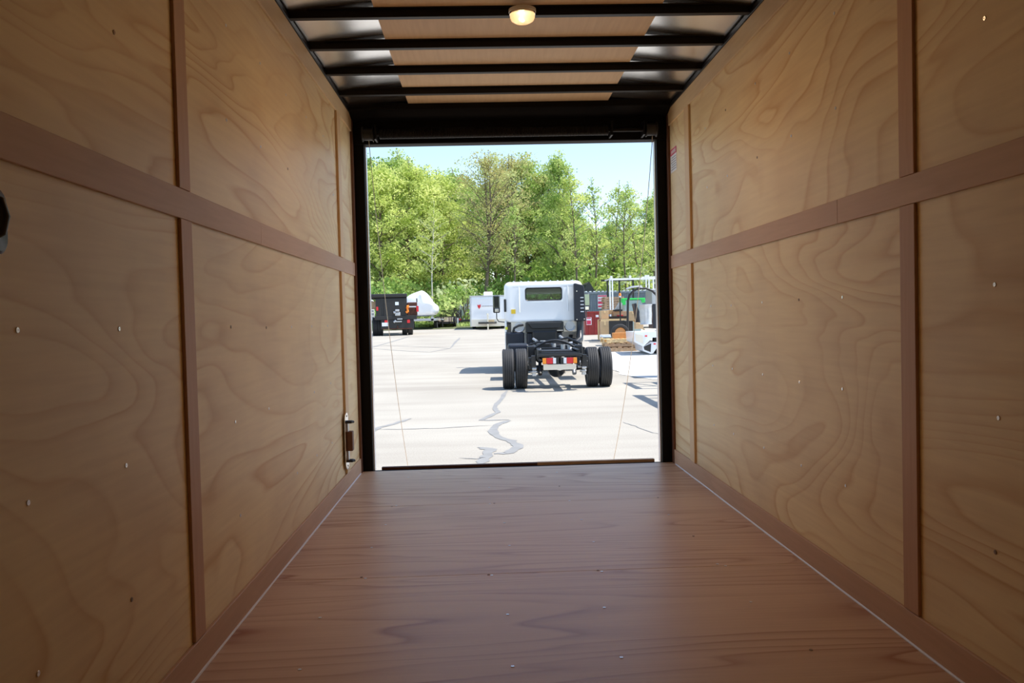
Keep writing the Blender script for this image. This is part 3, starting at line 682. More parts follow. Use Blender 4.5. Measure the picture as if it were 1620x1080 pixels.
# rear axle
b = MB(); b.cyl((-.60, 0, R_), (.60, 0, R_), .055, n=16); m = Matrix.Translation((0, 0, R_)) @ Matrix.Rotation(PI/2, 4, 'X')
b.lathe([(.001, -.20), (.10, -.19), (.165, -.10), (.19, 0), (.165, .10), (.10, .18), (.05, .30), (.001, .30)], m, 24); b.build('rear_axle', 'chassis', tk, smooth=True)
for s in (-1, 1):
    b = MB(); b.cyl((s*.555, 0, R_), (s*.60, 0, R_), .15, n=24); b.build('brake_drum', 'dirty_black', tk, smooth=True)
    b = MB()
    for k in range(5):
        L_ = .72-.11*k; pts = [(s*.47, -L_+2*L_*i/10, .50-.022*k-.10*(1-(2*i/10-1)**2)*(L_/.72)+.06) for i in range(11)]
        for i in range(10):
            p, q = Vector(pts[i]), Vector(pts[i+1]); b.cbox(((p+q)/2), (.065, (q-p).length+.004, .016), (math.atan2(q.z-p.z, q.y-p.y), 0, 0))
    b.build('leaf_spring', 'chassis', tk)
    b = MB(); b.box(s*.47-.04, s*.47+.04, -.80, -.66, .45, .66); b.cyl((s*.43, -.73, .52), (s*.53, -.73, .52), .035); b.build('spring_hanger', 'dirty_black', tk, bevel=.006)
    b = MB(); b.cyl((s*.33, -.12, .33), (s*.30, .25, .74), .032); b.cyl((s*.33, -.18, .27), (s*.325, -.10, .36), .042); b.build('shock_absorber', 'alu' if s > 0 else 'dirty_black', tk, smooth=True)
    b = MB(); b.cyl((s*.44, -.16, .47), (s*.50, -.16, .47), .05); b.cyl((s*.40, -.20, .40), (s*.52, -.20, .40), .022); b.cyl((s*.52, -.22, .52), (s*.52, -.13, .52), .04)
    b.cyl((s*.44, -.17, .33), (s*.52, -.17, .31), .03); b.build('brake_fitting', 'alu', tk, smooth=True)
    b = MB()
    for y, z in ((-.75, .36), (-.7, .30), (-.78, .42)): b.cyl((s*.42, y, z), (s*.50, y, z), .022)
    b.box(s*.46-.03, s*.46+.03, -.74, -.70, .28, .48); b.build('tow_bracket', 'alu', tk, bevel=.004)
MB().box(-.28, .28, 2.3, 3.7, .42, .80).build('gearbox', 'dirty_black', tk, bevel=.06)
for s in (-1, 1):
    MB().box(*sorted((s*.40, s*.54)), .30, .62, .42, .80).build('spring_bracket', 'chassis', tk, bevel=.02)
    MB().cyl((s*.30, .35, .56), (s*.30, .62, .56), .10).build('brake_chamber', 'dirty_black', tk, smooth=True)
    MB().box(*sorted((s*.42, s*.56)), -.62, -.50, .40, .62).build('stay_bracket', 'chassis', tk, bevel=.01)
MB().box(-.36, .36, -.2, .5, .60, .72).build('frame_plate', 'dirty_black', tk, bevel=.01)
MB().cyl((0, .1, .42), (0, 3.0, .60), .045).build('drive_shaft', 'alu', tk, smooth=True)
b = MB(); pts = [(-.44+.88*i/16, .35, .70+.20*math.sin(PI*i/16)**.7) for i in range(17)]; b.tube(pts, .024, 8); b.build('brake_hose', 'plastic_black', tk, smooth=True)
b = MB(); b.tube([(-.5, 1.0, .80), (-.3, .9, .86), (.1, .9, .84), (.42, .8, .80), (.62, .6, .72)], .018, 8); b.tube([(.1, 1.6, .86), (.35, 1.5, .92), (.6, 1.2, .80)], .022, 8); b.build('air_line', 'plastic_black', tk, smooth=True)
for x, y, z, r in ((.02, 1.2, .83, .055), (.17, .5, .78, .045), (.30, .5, .78, .045), (-.18, 1.6, .84, .05)):
    MB().cyl((x, y, z-.09), (x, y, z+.03), r).build('air_tank', 'alu', tk, smooth=True)
MB().box(-.32, -.05, 1.0, 1.5, .62, .82).build('battery_box', 'dirty_black', tk, bevel=.01)
MB().box(-.92, -.45, 2.1, 3.2, .42, .78).build('fuel_tank', 'blueblack', tk, bevel=.05, seg=3)
MB().cyl((.66, 1.8, .52), (.66, 3.0, .52), .16).build('muffler', 'dirty_black', tk, smooth=True)
MB().cbox((0, 4.6, .75), (.62, .9, .6)).build('engine_block', 'dirty_black', tk, bevel=.05)
for a_, c_, r_ in (((.2, 3.4, .80), (-.05, 3.3, .78), .035), ((.48, 3.5, .72), (.62, 3.5, .74), .04), ((-.30, 3.6, .86), (-.22, 3.4, .80), .03), ((.34, 3.7, .90), (.40, 3.5, .84), .035)):
    MB().cyl(a_, c_, r_).build('engine_fitting', 'alu', tk, smooth=True)
# cab
yb = 4.33; yf = 6.0; cx = .0; zt = 2.25
W2 = .965
# rear panel, sides, roof and front as one shell with window openings
rw = rrect(cx-.44, cx+.45, 1.785, 2.085, .06, 6)
def ring(sx, z0, z1, r, y, grow=0): return [(p[0]+cx, y, p[2]) for p in rrect(-sx+grow, sx-grow, z0+grow, z1-grow, r, 6)]
def shrink(l, d, y):
    xs_ = [p[0] for p in l]; zs_ = [p[2] for p in l]; mx, mz = (max(xs_)+min(xs_))/2, (max(zs_)+min(zs_))/2; hx, hz = (max(xs_)-min(xs_))/2, (max(zs_)-min(zs_))/2
    return [(mx+(p[0]-mx)*(hx-d)/hx, y, mz+(p[2]-mz)*(hz-d)/hz) for p in l]
base_ = 1.26
loops = [shrink(rw, 0, yb+.05), shrink(rw, 0, yb+.012), shrink(rw, -.025, yb-.004), shrink(rw, -.055, yb+.004)]
loops += [ring(W2-.16, base_+.06, zt-.15, .08, yb+.003), ring(W2-.10, base_+.02, zt-.09, .11, yb), ring(W2-.035, base_+.004, zt-.035, .13, yb+.012), ring(W2-.008, base_, zt-.010, .13, yb+.045), ring(W2, base_-.0, zt, .14, yb+.10)]
loops += [ring(W2, base_, zt+.01, .15, yb+.9), ring(W2-.01, base_, zt, .16, yb+1.15), ring(W2-.03, base_, zt-.06, .18, yb+1.38), ring(W2-.06, base_, zt-.14, .18, yb+1.47)]
wsh = [(p[0], yb+1.56 if p[2] > 1.7 else yb+1.66, p[2]) for p in [(q[0]+cx, 0, q[2]) for q in rrect(-.82, .82, 1.40, 1.98, .12, 6)]]
loops.append(wsh)
MB().loft(loops, False).build('cab_shell', 'white_paint', tk, smooth=True, auto=50)
# lower front and sides of the cab
for s in (-1, 1):
    MB().box(*sorted((cx+s*.965, cx+s*.915)), yb+.05, yb+.34, 1.02, 1.30).build('corner_panel', 'white_paint', tk, bevel=.02)
    MB().box(*sorted((cx+s*.965, cx+s*.915)), yb+.95, yf, .55, 1.30).build('side_panel', 'white_paint', tk, bevel=.02)
MB().box(cx-.95, cx+.95, yf-.08, yf, .55, 1.42).build('front_panel', 'white_paint', tk, bevel=.02)
MB().box(cx-.93, cx+.93, yb+.06, yf-.1, 1.22, 1.262).build('cab_floor', 'plastic_black', tk)
b = MB()
for i in range(9):
    x = -.72+.18*i; b.cyl((cx+x, yb+.03, zt-.004), (cx+x, yb+1.15, zt+.002), .026, n=12)
b.build('roof_rib', 'white_paint', tk, smooth=True)
for x in (-.60, .60): MB().tube([(cx+x, yb+.008, 1.50), (cx+x, yb+.002, 1.62), (cx+x*1.0, yb+.002, 2.02), (cx+x, yb+.012, 2.12)], .016, 8).build('rear_panel_rib', 'white_paint', tk, smooth=True)
gw = MB(); gl = shrink(rw, .004, yb+.03); gw.add(gl, [tuple(range(len(gl)))]); gw = gw.build('rear_window', 'glass', tk)
gk = MB(); gk.loft([shrink(rw, .016, yb+.018), shrink(rw, -.010, yb-.006), shrink(rw, -.012, yb+.004)], False); gk.build('window_seal', 'plastic_black', gw, smooth=True)
ww = MB(); l_ = [(p[0], p[1]-.02, p[2]) for p in wsh]; ww.add(l_, [tuple(range(len(l_)))]); ww.build('windshield', 'glass', tk)
for s in (-1, 1):
    b = MB(); b.box(cx+s*.45-.25, cx+s*.45+.25, yb+.30, yb+.45, 1.25, 1.72); b.box(cx+s*.45-.25, cx+s*.45+.25, yb+.40, yb+.85, 1.25, 1.40); b.build('cab_seat', 'plastic_black', tk, bevel=.04)
MB().torus((0, 0, 0), .2, .016, Matrix.Translation((cx-.45, yb+1.2, 1.62)) @ Matrix.Rotation(math.radians(60), 4, 'X')).build('steering_wheel', 'plastic_black', tk, smooth=True)
MB().box(cx-W2-.012, cx-W2+.045, yb-.01, yb+.10, 1.52, 1.83).build('grab_vent', 'plastic_black', tk, bevel=.01)
MB().box(cx-.80, cx-.695, yb-.012, yb+.004, 1.47, 1.575).build('caution_label', 'yellow_label', tk)['label'] = 'square yellow label on cab back'
MB().box(cx-.955, cx-.895, yb+.04, yb+.06, 1.08, 1.15).build('caution_label', 'green_label', tk)['label'] = 'small yellow-green label below cab corner'
# intake stack
b = MB(); b.prism([(.735, 1.25), (1.01, 1.25), (1.0, 1.70), (.985, 2.08), (.95, 2.13), (.79, 2.17), (.735, 2.17)], yb-.22, yb-.02); sn = b.build('intake_stack', 'blueblack', tk, bevel=.02, seg=3)
for i in range(5): MB().box(.885, .965, yb-.228, yb-.215, 1.47+.085*i, 1.49+.085*i).build('louvre_slot', 'white_lens', sn)
for x, z in ((.97, 1.30), (.80, 1.98), (.79, 1.29)): MB().cyl((x, yb-.23, z), (x, yb-.215, z), .012).build('bolt', 'chrome', sn)
MB().tube([(.88, yb-.12, 1.26), (.87, yb-.12, 1.0), (.84, yb-.3, .80), (.70, yb-.5, .72)], .085, 16).build('intake_pipe', 'chassis', tk, smooth=True)
# black cover behind cab and cab mounts
b = MB(); b.box(-.46, .47, yb-.16, yb+.3, 1.0, 1.25); b.prism([(-.42, 1.24), (.42, 1.24), (.36, 1.09), (-.30, 1.09)], yb-.21, yb-.16); ec = b.build('engine_cover', 'plastic_black', tk, bevel=.015)
MB().box(.30, .45, yb-.215, yb-.16, 1.028, 1.045).build('cover_latch', 'plate_steel', ec)
MB().box(-.43, .44, yb-.10, yb+.3, .68, 1.0).build('engine_guard', 'blueblack', tk, bevel=.03)
for s in (-1, 1):
    x = s*.63+.01
    MB().torus((0, 0, 0), .12, .022, Matrix.Translation((x, yb-.05, 1.14)) @ Matrix.Rotation(PI/2, 4, 'X'), a0=PI*1.0, a1=2*PI).build('cab_mount_strap', 'alu', tk, smooth=True)
    MB().cyl((x, yb-.02, 1.15), (x, yb+.10, 1.15), .11).build('cab_mount_cup', 'alu', tk, smooth=True)
    b = MB(); b.box(x-.19, x+.19, yb+.02, yb+.10, 1.0, 1.26); b.build('cab_mount_plate', 'plate_steel', tk)
    b = MB(); b.torus((0, 0, 0), .46, .03, Matrix.Translation((s*.82, 4.95, .42)) @ Matrix.Rotation(PI/2, 4, 'Y')); 
    b = MB(); m = Matrix.Translation((s*.80, 4.95, .42)) @ Matrix.Rotation(PI/2, 4, 'Y')
    prof = []
    loops = []
    for i in range(13):
        a = PI*i/12; loops.append([(s*(.66+.29*u), 4.95+math.cos(a)*rr_, .42+math.sin(a)*rr_) for u, rr_ in ((0, .45), (1, .45), (1, .49), (0, .49))])
    b.loft(loops); b.build('mudguard', 'plastic_black', tk)
MB().box(-.95, -.50, yb-.10, yb+.14, .58, 1.02).build('air_cleaner', 'blueblack', tk, bevel=.05, seg=3)
MB().tube([(-.78, yb-.05, .98), (-.74, yb-.08, 1.12), (-.62, yb-.08, 1.18), (-.52, yb-.02, 1.19)], .028, 8).build('air_duct', 'plastic_black', tk, smooth=True)
# mirrors
for s in (-1, 1):
    mx = cx+s*1.19+.02; my = 5.9; hd = MB().cbox((mx, my, 1.74), (.185, .09, .46)).build('mirror', 'plastic_black', tk, bevel=.035, seg=3)
    MB().cbox((mx, my-.046, 1.80), (.15, .012, .30)).build('mirror_glass', 'mirror', hd, bevel=.01); MB().cbox((mx+.01, my-.046, 1.58), (.10, .012, .09)).build('blind_spot_glass', 'chrome', hd, bevel=.01)
    MB().tube([(mx, my, 1.52), (mx+.0, my, 1.36), (mx-s*.05, my-.02, 1.28), (cx+s*.95, my-.15, 1.26)], .013, 8).build('mirror_arm', 'plastic_black', tk, smooth=True)

# ------------------------------------------------------------------ black dump truck, left
D = 38.0; s_ = D/F
c = at(622, 530, D); g0 = zg(D)
du = thing('dump_truck', 'black dump truck with rusty rear frame on the left of the yard', 'truck', (c.x, D, g0), math.radians(6))
def X(px): return (px-622)*s_
def Z(py): return (530-py)*s_
MB().box(X(600), X(645), 0, 3.0, Z(500), Z(470)).build('dump_body', 'dirty_black', du, bevel=.03)
MB().box(X(586), X(645.5), -.08, 3.1, Z(470), Z(464)).build('body_rim', 'dirty_black', du, bevel=.04)
b = MB(); b.box(X(609), X(643), -.05, 0, Z(500), Z(471)); 
tg = b.build('tailgate', 'dirty_black', du, bevel=.015)
MB().box(X(626.5), X(632), -.06, -.05, Z(482), Z(477)).build('door_sticker', 'tarp', tg)
MB().box(X(586), X(607), .3, 2.9, Z(486), Z(475)).build('side_board', 'pallet_wood', du, bevel=.01)
MB().box(X(584), X(590), 3.1, 4.4, Z(505), Z(470)).build('cab', 'white_alu', du, bevel=.1, seg=3)
b = MB()
for y0 in (487.5, 492, 497.5): b.box(X(583), X(594), -.02, .02, Z(y0+1.5), Z(y0))
b.box(X(584), X(585.5), -.02, .02, Z(498), Z(486)); b.build('side_rack', 'plate_steel', du)
b = MB(); b.box(X(596), X(604), -.02, .3, Z(503), Z(471)); b.build('corner_post', 'dirty_black', du, bevel=.03)
MB().box(X(645.5), X(661), .1, 2.9, Z(500), Z(478)).build('side_locker', 'rust', du, bevel=.02)
MB().cyl((X(660.5), .05, Z(478)), (X(660.5), .05, Z(472)), .025).build('stake', 'dirty_black', du)
MB().box(X(659.5), X(663), -.02, .1, Z(493), Z(484)).build('marker_lamp', 'red_lens', du)
MB().box(X(597), X(600), -.06, .0, Z(490), Z(484)).build('marker_lamp', 'red_lens', du)
MB().box(X(594), X(660), -.12, .15, Z(505), Z(498.5)).build('rear_beam', 'dirty_black', du, bevel=.02)
MB().box(X(604), X(655), -.10, .1, Z(519.5), Z(505)).build('rear_sill', 'dirty_black', du, bevel=.02)
MB().box(X(606), X(652), -.12, -.08, Z(520), Z(518.3)).build('sill_edge', 'rust', du)
for px in (611.5, 646.5): MB().box(X(px-2.2), X(px+2.2), -.16, -.10, Z(510.5), Z(505.5)).build('tail_lamp', 'red_lens', du, bevel=.01)
MB().box(X(605), X(615.5), -.17, -.15, Z(514.8), Z(509)).build('license_plate', 'white_lens', du)
b = MB(); b.cyl((X(645), -.1, Z(485)), (X(646), -.1, Z(493)), .05); b.cyl((X(643), -.12, Z(494)), (X(646), -.12, Z(492)), .06); b.cyl((X(644.5), -.15, Z(485)), (X(648), -.15, Z(485)), .07); b.build('tailgate_latch', 'orange', du, smooth=True)
MB().cyl((X(648), -.1, Z(485.3)), (X(659), -.1, Z(485.3)), .035).build('latch_rod', 'alu', du)
b = MB(); b.cbox((X(629.5), -.2, Z(490.5)), (.19, .2, .1)); b.cbox((X(630), -.2, Z(496)), (.24, .1, .16)); b.cyl((X(623.5), -.22, Z(494)), (X(627), -.22, Z(493)), .06)
b.build('hitch_block', 'alu', du, bevel=.02)
b = MB(); b.cbox((X(633), -.2, Z(504)), (.24, .1, .05)); b.cbox((X(631), -.2, Z(508)), (.3, .12, .05)); b.cyl((X(623.5), -.2, Z(509)), (X(627), -.2, Z(506)), .05); b.build('hitch_jaw', 'alu', du, bevel=.01)
MB().box(X(628.5), X(630.5), -.16, -.1, Z(519), Z(514)).build('tow_hook', 'rust', du)
for px, w_ in ((594, .24), (602, .24), (640.5, .24), (649.5, .24)): wheel(du, X(px), .75, .43, w_, 'dirty_black')
for px in (597, 645): wheel(du, X(px), 3.9, .43, .24, 'dirty_black')
MB().cyl((X(597), .75, .43), (X(645), .75, .43), .07).build('axle', 'dirty_black', du); MB().cbox((X(624), .7, .43), (.3, .35, .34)).build('differential', 'dirty_black', du, bevel=.08, seg=3)
MB().box(X(608), X(640), .1, 4.2, .55, .75).build('frame', 'dirty_black', du)
# ------------------------------------------------------------------ shrink wrapped boat on trailer
D = 47.; s_ = D/F; c = at(668, 512, D); g0 = zg(D)
bo = thing('boat', 'tall boat shrink-wrapped in bright white film behind the dump truck', 'boat', (c.x, D, g0), 0)
def X(px): return (px-668)*s_
def Z(py): return (506-(py-505)*0-py)*s_ + (CH-g0)
prof = [(636, 501), (637, 473), (645, 465), (656, 460), (666, 457), (669, 457.5), (676, 463), (682, 471), (685, 478), (692, 481.5), (693, 490), (690, 497), (680, 500)]
ctr = Vector((X(666), 0, Z(485))); loops = []
for y, k in ((0, .80), (.25, .93), (.9, 1), (2.2, .98), (3.6, .8), (5.2, .5), (6.2, .18)):
    rr = random.Random(5); loops.append([(ctr.x+(X(px)-ctr.x)*k+rr.uniform(-.02, .02), y+rr.uniform(-.06, .06), ctr.z+(Z(py)-ctr.z)*k*(.9 if y > 3 else 1)+rr.uniform(-.02, .02)) for px, py in prof])
o = MB().loft(loops).build('wrapped_hull', 'shrink', bo, smooth=True); sd = o.modifiers.new('sub', 'SUBSURF'); sd.levels = 1; sd.render_levels = 2
MB().box(X(650), X(690), .0, 5.5, Z(507), Z(503)).build('trailer_frame', 'alu', bo, bevel=.02)
b = MB(); b.box(X(655), X(658), .3, .5, Z(504), Z(498)); b.box(X(682), X(686), .0, .2, Z(507), Z(500)); b.build('bunk_post', 'alu', bo)
for px in (648, 686): wheel(bo, X(px), 2, .3, .2, 'alu')
# ------------------------------------------------------------------ small utility trailer
D = 50.; s_ = D/F; c = at(708, 516, D); g0 = zg(D)
def X(px): return (px-708)*s_
def Z(py): return max(0, (516.2-py)*s_)
ut = thing('utility_trailer', 'small black utility trailer with mesh tailgate between boat and cargo trailer', 'trailer', (c.x, D, g0), 0)
b = MB()
for y in (0, 3.0):
    b.box(X(689), X(720), y-.03, y+.03, Z(499.3), Z(498.3)); b.box(X(689), X(720), y-.03, y+.03, Z(510), Z(506.5))
    for px in (689.5, 698, 711, 719.5): b.box(X(px-.6), X(px+.6), y-.03, y+.03, Z(510), Z(498.3))
for px in (689, 719.5): b.box(X(px)-.02, X(px)+.02, 0, 3.0, Z(499.3), Z(498.3)); b.box(X(px)-.02, X(px)+.02, 0, 3.0, Z(510), Z(507))
b.build('frame', 'dirty_black', ut)
MB().box(X(689.5), X(719.5), .0, 3.0, Z(507.2), Z(506.5)).build('deck', 'pallet_wood', ut)
MB().box(X(689.5), X(719.5), 3.03, 3.05, Z(506.5), Z(499.5)).build('front_board', 'plate_steel', ut)
b = MB()
for i in range(26): x = X(694)+(X(728)-X(694))*i/25; b.box(x-.008, x+.008, 3.1, 3.12, Z(500), Z(488))
for i in range(9): z = Z(500)+(Z(488)-Z(500))*i/8; b.box(X(694), X(728), 3.1, 3.12, z-.008, z+.008)
b.box(X(727), X(728.5), 3.08, 3.14, Z(510), Z(488)); b.build('mesh_gate', 'rubber_mat', ut)
b = MB(); b.cyl((X(702), -1.4, .1), (X(702), -1.4, Z(501)), .04); b.box(X(701), X(703), -1.5, 0, .42, .5); b.build('tongue_jack', 'dirty_black', ut)
MB().cyl((X(701.5), -1.4, Z(504)), (X(701.5), -1.4, Z(502)), .08).build('jack_cap', 'white_lens', ut)
for px in (691, 718): wheel(ut, X(px), 1.4, .33, .2, 'alu')
# ------------------------------------------------------------------ tarp covered car
D = 58.; s_ = D/F; c = at(738, 512, D); g0 = zg(D)
def X(px): return (px-738)*s_
def Z(py): return (512-py)*s_
tc_ = thing('covered_vehicle', 'small vehicle under a pale blue-white tarp left of the cargo trailer', 'vehicle', (c.x, D, g0), 0)
prof = [(724, 509), (724, 497), (725, 485), (728, 481), (736, 480), (748, 480), (756, 483), (759, 495), (760, 509)]
loops = []
for y, k in ((0, .93), (.2, 1), (1.5, 1.03), (3, 1), (3.4, .8)):
    rr = random.Random(7+int(y*5)); loops.append([(X(742)+(X(px)-X(742))*k+rr.uniform(-.06, .06), y+rr.uniform(-.08, .08), max(.12, Z(py)*(.9+.1*k)+rr.uniform(-.05, .05))) for px, py in prof])
MB().loft(loops).build('tarp', 'tarp', tc_, smooth=True)
for px in (729, 755): wheel(tc_, X(px), .5, .28, .18, 'dirty_black')
tg_ = thing('tow_dolly', 'low black tow trailer with red lamp beside the cargo trailer', 'trailer', (at(737, 512, 52).x, 52, zg(52)))
MB().box(-.45, .45, 0, 1.6, .3, .42).build('frame', 'dirty_black', tg_); MB().box(-.42, -.30, -.03, 0, .40, .50).build('tail_lamp', 'red_lens', tg_); MB().box(-.55, -.45, -.1, 0, 0, .55).build('jack_post', 'white_lens', tg_)
for x in (-.5, .5): wheel(tg_, x, .9, .25, .15, 'alu')
# ------------------------------------------------------------------ white enclosed cargo trailer
D = 44.5; s_ = D/F; c = at(775, 520.5, D); g0 = zg(D)
ct = thing('cargo_trailer', 'white enclosed cargo trailer with red shield emblem facing the camera', 'trailer', (c.x, D, g0), 0)
def X(px): return (px-775)*s_
def Z(py): return (520.5-py)*s_
MB().box(X(745), X(802), 0, 4.5, Z(516), Z(468)).build('body', 'white_alu', ct, bevel=.08, seg=3)
MB().box(X(747), X(801), -.015, .0, Z(472.5), Z(469)).build('front_cap', 'tarp', ct)
MB().box(X(746), X(801), -.02, 0, Z(515.5), Z(504.5)).build('stone_guard', 'plate_steel', ct)
b = MB(); b.box(X(744), X(746.3), -.025, .05, Z(516), Z(470)); b.box(X(800), X(802.5), -.025, .05, Z(516), Z(470)); b.box(X(744), X(802.5), -.03, .1, Z(469.3), Z(467)); b.build('corner_trim', 'alu', ct, bevel=.01)
MB().box(X(766.5), X(781), 1.2, 1.9, Z(467.5), Z(460)).build('roof_vent', 'white_alu', ct, bevel=.05, seg=3)
MB().prism([(X(756), Z(481.5)), (X(758.7), Z(482)), (X(761.5), Z(480.8)), (X(761.3), Z(484.5)), (X(759), Z(488.3)), (X(757), Z(485.5))], -.03, -.016).build('shield_emblem', 'red_lens', ct)
b = MB(); x = X(763)
for k in range(16):
    w_ = .02+.012*((k*7) % 3); b.box(x, x+w_, -.03, -.016, Z(484.3), Z(483.2)); x += w_+.012
b.build('lettering', 'grey_text', ct)
b = MB(); b.add([(X(757), -.1, .30), (X(786), -.1, .30), (X(773), -1.25, .30), (X(771), -1.25, .30), (X(757), -.1, .40), (X(786), -.1, .40), (X(773), -1.25, .40), (X(771), -1.25, .40)], [(0, 1, 2, 3), (4, 5, 6, 7), (0, 1, 5, 4), (1, 2, 6, 5), (2, 3, 7, 6), (0, 3, 7, 4)])
b.build('tongue', 'dirty_black', ct)
MB().box(X(773), X(782), -.5, -.3, .36, .50).build('tongue_deck', 'new_wood', ct)
b = MB(); b.cyl((X(772), -1.1, -.08), (X(772), -1.1, .75), .035); b.cyl((X(772), -1.1, .75), (X(772), -1.1, .85), .06); b.cyl((X(772), -1.1, -.08), (X(772), -1.1, -.05), .08); b.build('tongue_jack', 'chrome', ct, smooth=True)
for px in (749.5, 797): wheel(ct, X(px), 1.9, .32, .2, 'alu')
for px, w_ in ((749.5, .3), (797, .3)): MB().box(X(px)-w_/2, X(px)+w_/2, 1.3, 3.2, .30, .36).build('fender', 'alu', ct)

# ------------------------------------------------------------------ storage side, right
D = 55.
p0 = at(918, 500, D).x; zc0 = zg(D)
cn = thing('shipping_container', 'grey corrugated shipping container in the back right of the yard', 'container', (p0, D, zc0)); cn.scale = (1, 1, (at(980, 460, D).z-zc0)/2.40)
b = MB(); n = 70; L_ = 8.5; vs = []
for i in range(n*4+1):
    x = L_*i/(n*4); y = (0, 0, .04, .04)[i % 4] ; vs += [(x, y, .15), (x, y, 2.25)]
b.add(vs, [(2*i, 2*i+2, 2*i+3, 2*i+1) for i in range(n*4)]); b.box(0, L_, .06, 2.4, .1, 2.28); b.build('corrugated_side', 'grey_container', cn)
b = MB(); b.box(-.05, L_+.05, -.03, .08, 2.22, 2.36); b.box(-.05, L_+.05, -.03, .08, .0, .16); b.build('container_rail', 'grey_container', cn)
b = MB()
for k in range(30): b.box(.1+k*.28, .22+k*.28, -.04, .5, 2.36, 2.44)
b.build('roof_edge_tile', 'white_alu', cn)
sg = MB(); sg.box(1.18, 1.80, -.06, -.03, 1.05, 2.1); sg = sg.build('sign_board', 'white_sign', cn)
b = MB(); b.box(1.2, 1.78, -.07, -.06, 1.98, 2.08); b.box(1.2, 1.78, -.07, -.06, 1.42, 1.62); b.box(1.2, 1.5, -.07, -.06, 1.15, 1.3)
for k in range(6): b.box(1.24+.09*k, 1.29+.09*k, -.07, -.06, 1.72, 1.85)
b.build('sign_bands', 'red_sign', sg)
# dark pitched tarp
D = 53.; tp_ = thing('pitched_roof', 'dark grey pitched shed roof behind the right truck mirror', 'shed', (at(941, 463, D).x, D, zg(D)))
z0 = at(941, 463, D).z-zg(D); s_ = D/F
MB().prism([(-12*s_*1.0, z0-.3), (-4*s_, z0+17*s_), (1*s_, z0+21*s_), (13*s_, z0), (13*s_, z0-.3)], 3, 6).build('roof', 'rubber_mat', tp_); MB().box(-12*s_, 13*s_, 3.1, 5.9, 0, z0-.3).build('shed_wall', 'grey_container', tp_)
# ladder rack
D = 40.; s_ = D/F; g0 = zg(D); c = at(1003, 500, D)
def X(px): return (px-1003)*s_
def Z(py): return at(1003, py, D).z - g0 
lr = thing('pickup_truck', 'parked pickup with tall white ladder rack behind the black hoop', 'truck', (c.x, D, g0))
b = MB()
for px in (965.5, 969.5): b.box(X(px)-.03, X(px)+.03, -.03, .03, Z(500), Z(439))
for px in (1035, 1050): b.box(X(px)-.03, X(px)+.03, -.03, .03, Z(459), Z(439))
for px in (1023.5, 1028): b.box(X(px)-.03, X(px)+.03, -.03, .03, Z(459), Z(439))
b.box(X(1021), X(1052), -.04, .04, Z(459), Z(457.5))
b.box(X(965), X(1060), -.04, .04, Z(442.5), Z(439.5)); b.box(X(1026), X(1060), 1.5, 1.58, Z(438), Z(435.5))
for px in (968, 998, 1023, 1026.5): b.box(X(px)-.05, X(px)+.05, -.05, .05, Z(440), Z(435.5))
for px in (966, 1028): b.box(X(px)-.03, X(px)+.03, 0, 1.6, Z(441.5), Z(439.5))
b.build('ladder_rack', 'white_alu', lr)
MB().box(X(1033), X(1080), 0, 1.8, .95, Z(457)).build('cab', 'alu', lr, bevel=.15, seg=4)
MB().box(X(962), X(1070), 0, 1.9, .4, .95).build('bed', 'grey_container', lr, bevel=.05)
for px in (972, 1055): wheel(lr, X(px), .1, .36, .24, 'alu')
# fence frame behind
fr_ = thing('steel_rack', 'thin black steel rack frame behind the pallet stack', 'rack', (at(980, 500, 50).x, 50, zg(50)))
b = MB(); s_ = 50/F
for px in (962, 981, 1003): b.box((px-980)*s_-.05, (px-980)*s_+.05, 0, .08, 0, at(980, 442, 50).z-zg(50))
b.box((952-980)*s_, (1003-980)*s_, 0, .06, at(980, 443, 50).z-zg(50)-.06, at(980, 441.5, 50).z-zg(50)); b.build('frame', 'rubber_mat', fr_)
# red bin
D = 34.5; s_ = D/F; g0 = zg(D)
rb = thing('red_bin', 'dark red steel bin right of the truck cab', 'bin', (at(939, 530, D).x, D, g0))
MB().box(-13*s_, 12.5*s_, 0, 1.3, .0, 37*s_).build('body', 'red_paint', rb, bevel=.01); b = MB()
for x in (-6*s_, 3*s_, 12*s_): b.box(x-.02, x+.02, -.03, 0, .02, 36*s_)
b.box(-13*s_, 12.5*s_, -.04, 0, 35.5*s_, 37.3*s_); b.build('rib', 'red_paint', rb)
o = MB().box(-11*s_, -3*s_, -.05, -.03, 16*s_, 28*s_).build('notice', 'white_sign', rb); b = MB(); b.box(-10.5*s_, -4*s_, -.06, -.05, 17*s_, 23*s_); b.box(-10.5*s_, -4*s_, -.06, -.05, 26*s_, 27.6*s_); b.build('notice_print', 'red_sign', o)
MB().box(4*s_, 8.5*s_, -.05, -.03, 28*s_, 31.5*s_).build('lid_label', 'white_sign', rb)
